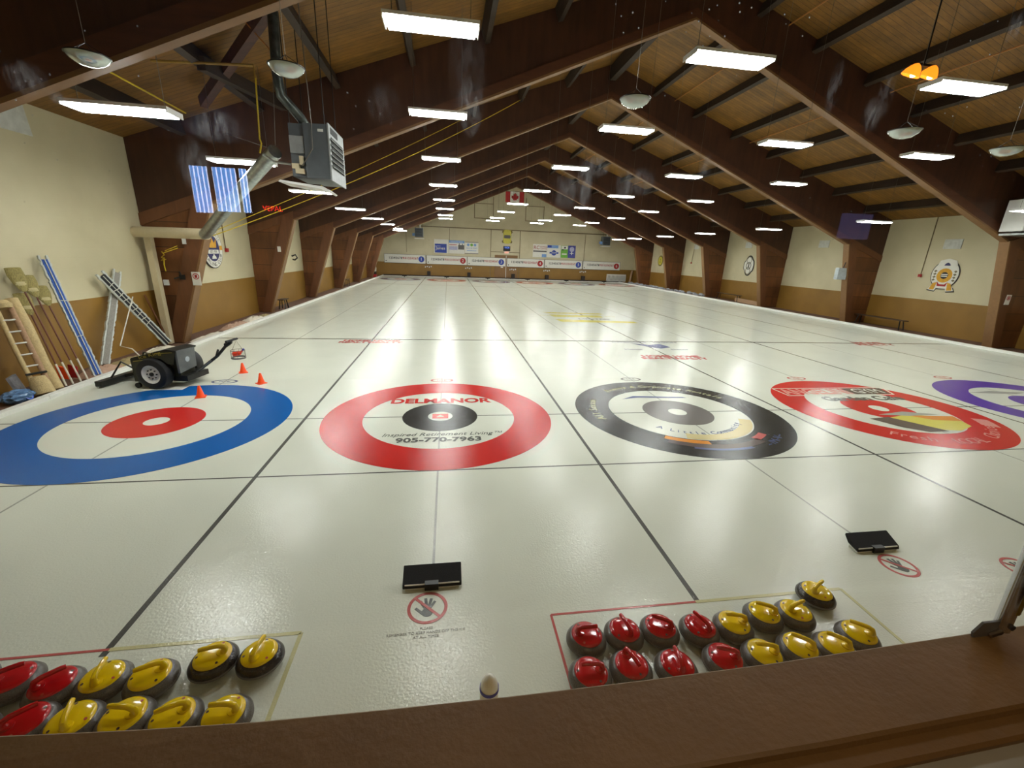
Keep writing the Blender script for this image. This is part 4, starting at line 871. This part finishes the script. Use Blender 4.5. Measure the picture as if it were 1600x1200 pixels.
mop((-7.08, 3.2, .03), (-7.34, 4.55, 1.87), 'grey ice mop leaning on the left wall behind the black one', .15, 'greyfab', 'fringe', 0, None)
mop((-6.95, 5.15, .1), (-7.22, 3.9, 1.85), 'black ice mop with white lacing and fringe, leaning above the scraper', .17, 'darkfab', 'fringe', 9, 'lace')
tag(MB().tube([(-7.0, 4.35, 1.35), (-6.8, 3.35, .42), (-6.75, 3.6, .3), (-6.6, 3.6, .1)], .012, 6).build('cord', 'lace'), 'white cord hanging from the black mop', 'cord')
tag(MB().tube([(-7.35, 5.3, 1.3), (-7.2, 5.6, .1)], .02, 6).build('stick', 'chord'), 'thin wooden stick leaning behind the pale upright board', 'stick')
# carton, bag
t = thing('printed_carton', 'grey printed carton behind the blue bag', 'carton', (-7.1, 1.35, -.02), R(25)); MB().box((0, 0, .18), (.04, .3, .36), (0, R(-14), 0)).build('carton_face', 'carton', t)
t = thing('blue_bag', 'crumpled blue plastic bag on the floor at the far left', 'bag', (-6.84, 1.02, -.02)); 
bm_ = MB(); ico = bmesh.new(); bmesh.ops.create_icosphere(ico, subdivisions=3, radius=1)
vs = []; random.seed(3)
for v in ico.verts:
    k = 1+random.uniform(-.12, .12); vs.append((v.co.x*.16*k, v.co.y*.22*k, max(0, .1+v.co.z*.11*k)))
bm_.add(vs, [tuple(v.index for v in f_.verts) for f_ in ico.faces]); bm_.build('bag_body', 'bag', t); MB().lathe([(.02, .0), (.07, .01), (.075, .04), (.02, .03)], 14, (.1, .02, .09), Euler((0, R(60), 0)).to_matrix()).build('opening', 'bagin', t)
# crumpled cloths along the curb
def cloth(x, y, lx, ly, h, mt, lab, seed):
    random.seed(seed); n, m2 = 10, 16; V_ = []; F_ = []
    for i in range(n+1):
        for j in range(m2+1):
            u_, v_ = i/n, j/m2; e = math.sin(PI*u_)**.5*math.sin(PI*v_)**.4
            V_.append((x-lx/2+lx*u_+random.uniform(-.01, .01), y-ly/2+ly*v_+random.uniform(-.02, .02), -.02+.012+e*h*(.6+random.uniform(0, .5))))
    for i in range(n):
        for j in range(m2): a = i*(m2+1)+j; F_.append((a, a+1, a+m2+2, a+m2+1))
    k = len(V_); V_ += [(p[0], p[1], -.02) for p in V_[:]]
    for i in range(n):
        for j in range(m2): a = k+i*(m2+1)+j; F_.append((a, a+m2+1, a+m2+2, a+1))
    tag(MB().add(V_, F_).build('crumpled_cloth', mt, smooth=True), lab, 'cloth')
cloth(-6.82, 2.75, .45, .9, .14, 'cloth_p', 'dusty pink cloth on the floor right of the brooms', 1)
cloth(-6.8, 3.55, .5, 1.0, .13, 'cloth_o', 'olive tan cloth on the floor below the grey mop', 2)
cloth(-6.78, 4.5, .45, 1.2, .15, 'cloth', 'white cloth on the floor behind the ice scraper', 5)
cloth(-6.7, 6.6, .3, 1.5, .08, 'cloth', 'flat pale cloth along the curb just beyond the second arch', 6)
cloth(-6.75, 8.3, .4, 1.4, .16, 'cloth_p', 'dusty pink rolled cloth along the left curb', 7)
cloth(-6.75, 9.6, .38, 1.3, .16, 'cloth', 'white rolled cloth along the left curb, beyond the pink one', 8)
cloth(-6.75, 10.6, .3, .7, .1, 'cloth_o', 'olive cloth at the end of the heap along the left curb', 9)

# ================================================================== ICE SCRAPER
t = thing('ice_scraper', 'black two-wheeled ice scraper machine on the ice at left', 'ice scraper', (-5.02, 2.05, 0), R(-9))
def wheel(y, tn):
    c = (-.08, y, .285); rt = Euler((R(90), 0, 0)).to_matrix()
    w1 = MB().lathe([(.17, -.1), (.24, -.105), (.275, -.09), (.288, -.05), (.29, 0), (.288, .05), (.275, .09), (.24, .105), (.17, .1)], 40, c, rt, False)
    o = w1.build('tyre', 'tyre', t, smooth=True)
    rm = MB().lathe([(.02, .07), (.06, .075), (.12, .06), (.15, .085), (.17, .1), (.165, -.09), (.02, -.05)], 32, c, rt).build('rim', 'signwhite', o, smooth=True)
    MB().lathe([(.001, .06), (.035, .07), (.035, .095), (.001, .1)], 16, c, rt).build('hub', 'tyre', o)
    m_ = MB()
    for q in range(8):
        a = q*PI/4; m_.lathe([(.001, .055), (.012, .062), (.012, .085), (.001, .086)], 8, (c[0]+.085*math.cos(a), c[1]-.0, c[2]+.085*math.sin(a)), rt)
    m_.build('wheel_nuts', 'black', o)
wheel(-.4, 'n'); wheel(.36, 'f')
MB().prism([(-.44, .12), (.3, .2), (.36, .7), (.22, .73), (-.44, .54)], 'y', -.3, .06).build('body', 'olive', t, bevel=.008)
MB().prism([(-.46, .5), (-.46, .56), (.2, .745), (.38, .725), (.37, .69)], 'y', -.42, .1).build('top_cover', 'black', t, bevel=.006)
MB().prism([(-.47, .12), (-.36, .12), (-.33, .36), (-.22, .52), (-.05, .585), (.1, .56), (.2, .47), (.3, .47), (.37, .69), (.2, .73), (-.47, .54)], 'y', -.42, -.4).build('side_panel', 'olive', t)
MB().prism([(-.4, .3), (.02, .34), (.04, .7), (-.4, .72)], 'x', .345, .385).build('side_plate', 'plate', t, bevel=.004)
MB().lathe([(.001, 0), (.05, 0), (.05, .004), (.001, .004)], 16, (.385, -.18, .52), Euler((0, R(90), 0)).to_matrix()).build('plate_badge', 'boxgrey', t)
text('lettering', 'Ice King', .09, 'gold', t, (-.1, -.424, .625), (R(90), R(-15), 0), sx=1.5)
MB().beam((-.42, -.424, .5), (-.1, -.424, .55), .004, .012).beam((.0, -.424, .66), (.32, -.424, .69), .004, .01).build('gold_line', 'gold', t)
MB().bb((-.47, -.2, .42), (-.41, .05, .54)).build('yellow_guard', 'rope', t)
MB().tube([(.2, .3, .12), (.35, .0, .2), (.2, -.15, .15)], .05, 8).bb((.15, -.3, .12), (.42, .25, .22)).build('axle_frame', 'black', t)
MB().tube([(.3, 0, .16), (.82, .02, .55), (1.05, .03, .8), (1.12, .03, .84)], .028, 8).build('handle_bar', 'black', t); MB().tube([(.3, -.08, .14), (.72, -.04, .47)], .014, 6).build('support_rod', 'wire', t)
MB().tube([(1.0, .03, .76), (1.1, .03, .83)], .042, 8).tube([(1.12, -.12, .86), (1.12, .2, .86)], .022, 8).tube([(.82, -.02, .55), (.82, .06, .66)], .02, 6).build('grip', 'rubber', t)
MB().bb((-1.1, -.55, .03), (-.98, .45, .13)).build('blade_bar', 'black', t, bevel=.008); MB().bb((-1.09, -.54, .0), (-1.05, .44, .04)).build('blade', 'steel', t)
MB().beam((-1.0, 0, .1), (-.4, 0, .26), .12, .06).beam((-1.0, .25, .1), (-.4, .2, .26), .05, .05).build('blade_arm', 'black', t)
MB().tube([(-1.04, -.3, .1), (-.86, -.2, .42), (-.62, -.1, .2)], .018, 6).tube([(-1.03, .3, .1), (-.8, .25, .5), (-.5, .2, .45)], .018, 6).build('lever', 'black', t)
MB().lathe([(.001, -.02), (.05, -.02), (.05, .02), (.001, .02)], 18, (-.42, -.42, .05), Euler((R(90), 0, 0)).to_matrix()).build('castor', 'tyre', t); MB().beam((-.42, -.38, .08), (-.4, -.38, .3), .03, .03).build('castor_fork', 'plate', t)
t = thing('wire_basket', 'wire basket hanging from the ice scraper handle', 'basket', (-4.0, 2.28, .42))
MB().ring((0, 0), .12, .13, 0, .03, 24).build('basket_tray', 'plate', t); MB().ring((0, 0), .122, .128, .16, .168, 24).build('basket_hoop', 'wire', t)
m_ = MB()
for q in range(10):
    a = q*PI/5; m_.tube([(.125*math.cos(a), .125*math.sin(a), .02), (.125*math.cos(a), .125*math.sin(a), .165)], .003, 4)
m_.build('basket_wires', 'wire', t); MB().tube([(-.1, 0, .165), (0, 0, .36), (.1, 0, .165)], .003, 4).build('basket_strap', 'cable', t)
t = thing('red_bottle', 'red plastic bottle lying in the wire basket', 'bottle', (-4.0, 2.28, .5)); MB().tube([(-.09, 0, 0), (.03, 0, .03), (.06, 0, .05), (.1, 0, .09)], [.045, .045, .02, .018], 12).build('bottle_body', 'basketred', t); MB().tube([(.09, 0, .08), (.12, 0, .11)], .02, 8).build('cap', 'spurple', t)
tag(MB().bb((-5.35, 1.55, 0.0), (-4.7, 2.0, .006)).build('white_mat', 'foam'), 'thin white mat under the near wheel of the ice scraper', 'mat')

# cones
def cone(x, y, lab):
    t = thing('traffic_cone', lab, 'traffic cone', (x, y, 0), random.uniform(0, 1), group='small orange cones')
    MB().lathe([(.07, .008), (.062, .02), (.02, .2), (.012, .21), (.002, .212)], 24).build('cone_body', 'orange', t, smooth=True); MB().box((0, 0, .006), (.16, .16, .012)).build('base', 'orange', t, bevel=.003)
cone(-4.18, 1.13, 'small orange cone on the blue ring'); cone(-4.16, 2.72, 'small orange cone farthest from the blue ring'); cone(-3.5, 1.93, 'small orange cone just beyond the blue ring, rightmost')

# ================================================================== CURLING STONES
def stone(col):
    t = thing('curling_stone', '', 'curling stone')
    MB().lathe([(.001, .0), (.062, .0), (.066, .004), (.09, .008), (.12, .025), (.137, .042), (.1435, .052), (.1435, .066), (.138, .08), (.124, .1), (.108, .112), (.001, .116)], 48).build('granite_body', 'granite', t, smooth=True)
    MB().ring((0, 0), .139, .1445, .05, .067, 48).build('striking_band', 'band', t)
    cp = MB().lathe([(.001, .108), (.107, .108), (.109, .112), (.104, .12), (.085, .127), (.05, .13), (.001, .131)], 40).build('cap', col, t, smooth=True)
    hd = MB().tube([(.062, 0, .122), (.074, 0, .148), (.066, 0, .172), (.04, 0, .182), (0, 0, .183), (-.045, 0, .182), (-.07, 0, .179)], [.024, .019, .0165, .0155, .015, .015, .0125], 14)
    hd.build('handle', col, t, smooth=True)
    MB().lathe([(.001, .126), (.032, .127), (.03, .136), (.001, .14)], 20, (.055, 0, 0)).build('handle_base', col, t, smooth=True)
    for a in (60, 180, 300):
        MB().lathe([(.001, 0), (.008, 0), (.008, .0014), (.001, .0014)], 10, (.088*math.cos(R(a)), .088*math.sin(R(a)), .1258), Euler((0, R(12), R(a))).to_matrix()).build('number_sticker', 'mark' if a != 60 else 'rmark', cp)
    t.scale = (.965, .965, .965)
    return t
sr, sy = stone('red'), stone('yellow'); used = {'red': False, 'yellow': False}
def place(col, x, y, ang, lab, group, dark=False):
    src = sr if col == 'red' else sy
    o = src if not used[col] else copy_tree(src); used[col] = True
    o.location = (x, y, 0); o.rotation_euler = (0, 0, R(ang)); o['label'] = lab; o['group'] = group
    if dark:
        for ch in o.children:
            if ch.name.startswith('granite_body'):
                ch.data = ch.data.copy(); ch.data.materials.clear(); ch.data.materials.append(M['granite_d'])
ang0 = lambda tipdeg: tipdeg+180        # local handle tip points to -x
G1, G2 = 'stones lined up at right', 'stones lined up at left'

rightset = [('red', 1.08, -4.42, 0, 'leftmost of the back row at right'), ('red', 1.36, -4.41, 100, 'second of the back row at right'), ('red', 1.63, -4.41, 150, 'third of the back row at right'), ('red', 1.92, -4.44, 110, 'rightmost red of the back row at right'),
    ('yellow', 2.19, -4.44, 165, 'beside the last red one in the back row'), ('yellow', 2.48, -4.38, 150, 'second yellow of the back row at right'), ('yellow', 2.74, -4.39, 15, 'third yellow of the back row at right'),
    ('yellow', 3.07, -4.23, 25, 'farthest back, alone behind the right group'),
    ('red', 1.02, -4.69, 175, 'leftmost of the front row at right'), ('red', 1.3, -4.67, -75, 'second of the front row at right'), ('red', 1.6, -4.7, 85, 'third of the front row at right'), ('red', 1.95, -4.69, 160, 'rightmost red of the front row at right'),
    ('yellow', 2.24, -4.69, 165, 'leftmost yellow of the front row at right'), ('yellow', 2.53, -4.67, 140, 'second yellow of the front row at right'), ('yellow', 2.79, -4.69, 140, 'third yellow of the front row at right'), ('yellow', 3.05, -4.62, 140, 'rightmost of the front row at right')]
for i, (c, x, y, a, l) in enumerate(rightset): place(c, x, y-.01, ang0(a), '%s-capped granite curling stone, %s' % (c, l), G1, i == 7)
leftset = [('red', -2.7, -4.3, 30, 'cut by the left edge, back row'), ('red', -2.43, -4.33, 30, 'leftmost fully seen red of the back row at left'), ('red', -2.17, -4.39, 40, 'nearest the yellow ones in the back row at left'),
    ('yellow', -1.92, -4.38, 100, 'leftmost yellow of the back row at left'), ('yellow', -1.65, -4.4, 200, 'second yellow of the back row at left'),
    ('yellow', -1.35, -4.31, 190, 'dark-bodied, left of the pair set apart'), ('yellow', -1.07, -4.32, 80, 'dark-bodied, right of the pair set apart'),
    ('red', -2.41, -4.63, 30, 'half seen at the left edge, front row'), ('red', -2.14, -4.61, 40, 'beside the yellow ones in the front row at left'),
    ('yellow', -1.9, -4.63, 110, 'leftmost yellow of the front row at left'), ('yellow', -1.64, -4.64, 170, 'second yellow of the front row at left'), ('yellow', -1.38, -4.67, 200, 'third yellow of the front row at left'), ('yellow', -1.11, -4.69, 175, 'rightmost of the front row at left')]
for i, (c, x, y, a, l) in enumerate(leftset): place(c, x, y-.01, ang0(a), '%s-capped granite curling stone, %s' % (c, l), G2, i in (5, 6))

# white jug by the ledge
t = thing('white_jug', 'white plastic jug with a violet triangle, just beyond the ledge', 'jug', (.345, -4.95, 0))
MB().lathe([(.001, 0), (.045, 0), (.05, .02), (.05, .4), (.044, .44), (.028, .475), (.012, .49), (.001, .495)], 24).build('jug_body', 'jug', t, smooth=True)
MB().prism([(-.032, .2), (.032, .2), (0, .38)], 'y', -.055, -.049).build('triangle_print', 'tri', t); MB().ring((0, 0), .0495, .0515, .395, .415, 24).build('blue_band', 'tri', t)

# ================================================================== WINDOW, LEDGE, LATCH
sm = []
SMUDGE = [(735, 165, 20, 42, .5), (735, 195, 12, 18, .4), (340, 200, 38, 24, .45), (308, 262, 24, 40, .3), (45, 125, 28, 24, .35), (600, 165, 26, 30, .12), (912, 288, 12, 40, .5), (930, 262, 20, 16, .5), (885, 300, 26, 26, .3),
          (975, 290, 14, 24, .4), (1000, 285, 22, 20, .25), (1100, 265, 8, 20, .35), (1580, 45, 7, 20, .5), (1300, 140, 8, 36, .3), (1380, 150, 10, 30, .3), (1360, 180, 14, 24, .35), (730, 110, 30, 90, .1), (700, 330, 20, 90, .08), (95, 155, 8, 10, .35)]
for (px, py, rx, ry, a) in SMUDGE:
    d = f + r1*((px-800)/659.1) - u1*((py-600)/659.1); tt = (YN-CAM.y)/d.y; p = CAM+d*tt
    sc = tt/659.1*1.05; sm.append((p.x, p.z, rx*sc, ry*sc, a*.6))
GM = glass_mat(sm)
wd = MB().bb((-1.7, YN-.006, 1.935), (2.9, YN, 3.9)).build('window_1', GM); struct(wd)
fr = MB().bb((-1.78, YN-.12, 3.86), (2.98, YN+.02, 3.98)).bb((-1.78, YN-.12, 1.9), (-1.68, YN+.02, 3.9)).bb((2.88, YN-.12, 1.9), (2.98, YN+.02, 3.9)).build('window_frame', 'ledge', wd)
EDGE = [(-1.85, -6.0584999999999996), (-0.4844, -6.0885), (-0.3161, -6.1011), (-0.1417, -6.1105), (0.042, -6.1146), (0.2402, -6.117), (0.4571, -6.1164), (0.698, -6.1135), (0.9721, -6.1055), (1.2842, -6.0963), (3.0, -6.0463000000000005)]
def ledge(prof, name, mt_):
    m_ = MB(); n = len(prof)
    for (x, y) in EDGE: m_.v += [Vector((x, y+a, z)) for a, z in prof]
    for i in range(len(EDGE)-1):
        for j in range(n): m_.f.append((i*n+j, i*n+(j+1) % n, (i+1)*n+(j+1) % n, (i+1)*n+j))
    m_.f.append(tuple(range(n-1, -1, -1))); e = (len(EDGE)-1)*n; m_.f.append(tuple(range(e, e+n)))
    return struct(m_.build(name, mt_))
ledge([(0, 1.84), (0, 1.936), (-.004, 1.94), (-.126, 1.94), (-.131, 1.937), (-.134, 1.93), (-.158, 1.929), (-.163, 1.925), (-.166, 1.84)], 'trim_6', 'ledge')
ledge([(-.16, 1.7), (-.16, 1.918), (-.2, 1.918), (-.22, 1.9), (-.22, 1.7)], 'trim_7', 'ledge2')
SB = Vector((1.2, -6.11, 1.94))
t = thing('window_stay', 'chrome window stay and bracket at the right end of the ledge', 'latch', SB)
a, b = Vector((0, 0, .014)), Vector((-.018, 0, .29))
MB().tube([a, b], .0125, 18).build('rod', 'chrome', t, smooth=True)
MB().tube([a+Vector((.016, .012, -.006)), b+Vector((.016, .012, 0))], .007, 10).build('guide_rail', 'plate', t, smooth=True)
for q in (.06, .48):
    MB().lathe([(.001, 0), (.0055, 0), (.0055, .004), (.001, .004)], 12, a.lerp(b, q)+Vector((-.002, -.0125, 0)), Euler((R(90), 0, 0)).to_matrix()).build('bolt', 'sblack', t)
MB().tube([a.lerp(b, .16)+Vector((.004, -.003, 0)), a.lerp(b, .42)+Vector((.004, -.003, 0))], .011, 12).build('brass_sleeve', 'brass', t)
MB().prism([(-.062, 0), (-.012, 0), (-.012, .034), (-.05, .034), (-.066, .012)], 'y', -.002, .002).build('bracket_plate', 'plate', t)
MB().tube([(-.03, -.004, .004), (-.012, -.006, .012), (0, -.002, .018)], .0055, 8).build('knuckle', 'chrome', t, smooth=True)

# lounge: things that the glass mirrors
LY = -11.05
wb = struct(MB().bb((-2.62, LY-.02, 2.86), (-1.95, LY, 3.46)).build('window_2', 'frame'))
m_ = MB(); m2 = MB()
for (x0, x1, z0) in ((-2.57, -2.4, 2.92), (-2.35, -2.12, 2.94), (-2.085, -2.01, 2.94)):
    n = max(2, int((x1-x0)/.042))
    for i in range(n):
        a_ = x0+(x1-x0)*i/n; b_ = x0+(x1-x0)*(i+1)/n
        m_.bb((a_+.007, LY, z0), (b_-.007, LY+.012, 3.38)); 
    m2.bb((x0, LY, z0), (x1, LY+.006, 3.38))
m_.build('blind_slats', 'sky', wb); m2.build('window_pane', 'skyw', wb)
tag(MB().bb((5.4, LY, 2.98), (5.84, LY+.05, 3.3)).build('television', 'tv'), 'bluish television screen on the lounge wall, seen mirrored in the glass', 'television')
text_o = text('neon_sign', 'VEPAL', .075, 'neon', None, (-1.78, LY+.02, 2.99), (R(90), 0, R(180)), sx=-1)
tag(text_o, 'small red neon lettering mirrored faintly in the glass at left', 'neon sign')

# out-of-view lounge light added to brighten the ledge
t = thing('added_lounge_light', 'added round lounge light above the photographer, out of view, brightening the ledge', 'ceiling light', (.9, -7.15, 3.62))
MB().lathe([(.001, -.06), (.13, -.06), (.16, -.04), (.16, -.02), (.001, -.02)], 32).build('diffuser', 'warm', t)
MB().lathe([(.001, -.02), (.18, -.02), (.18, 0), (.001, 0)], 32).build('base', 'white', t)
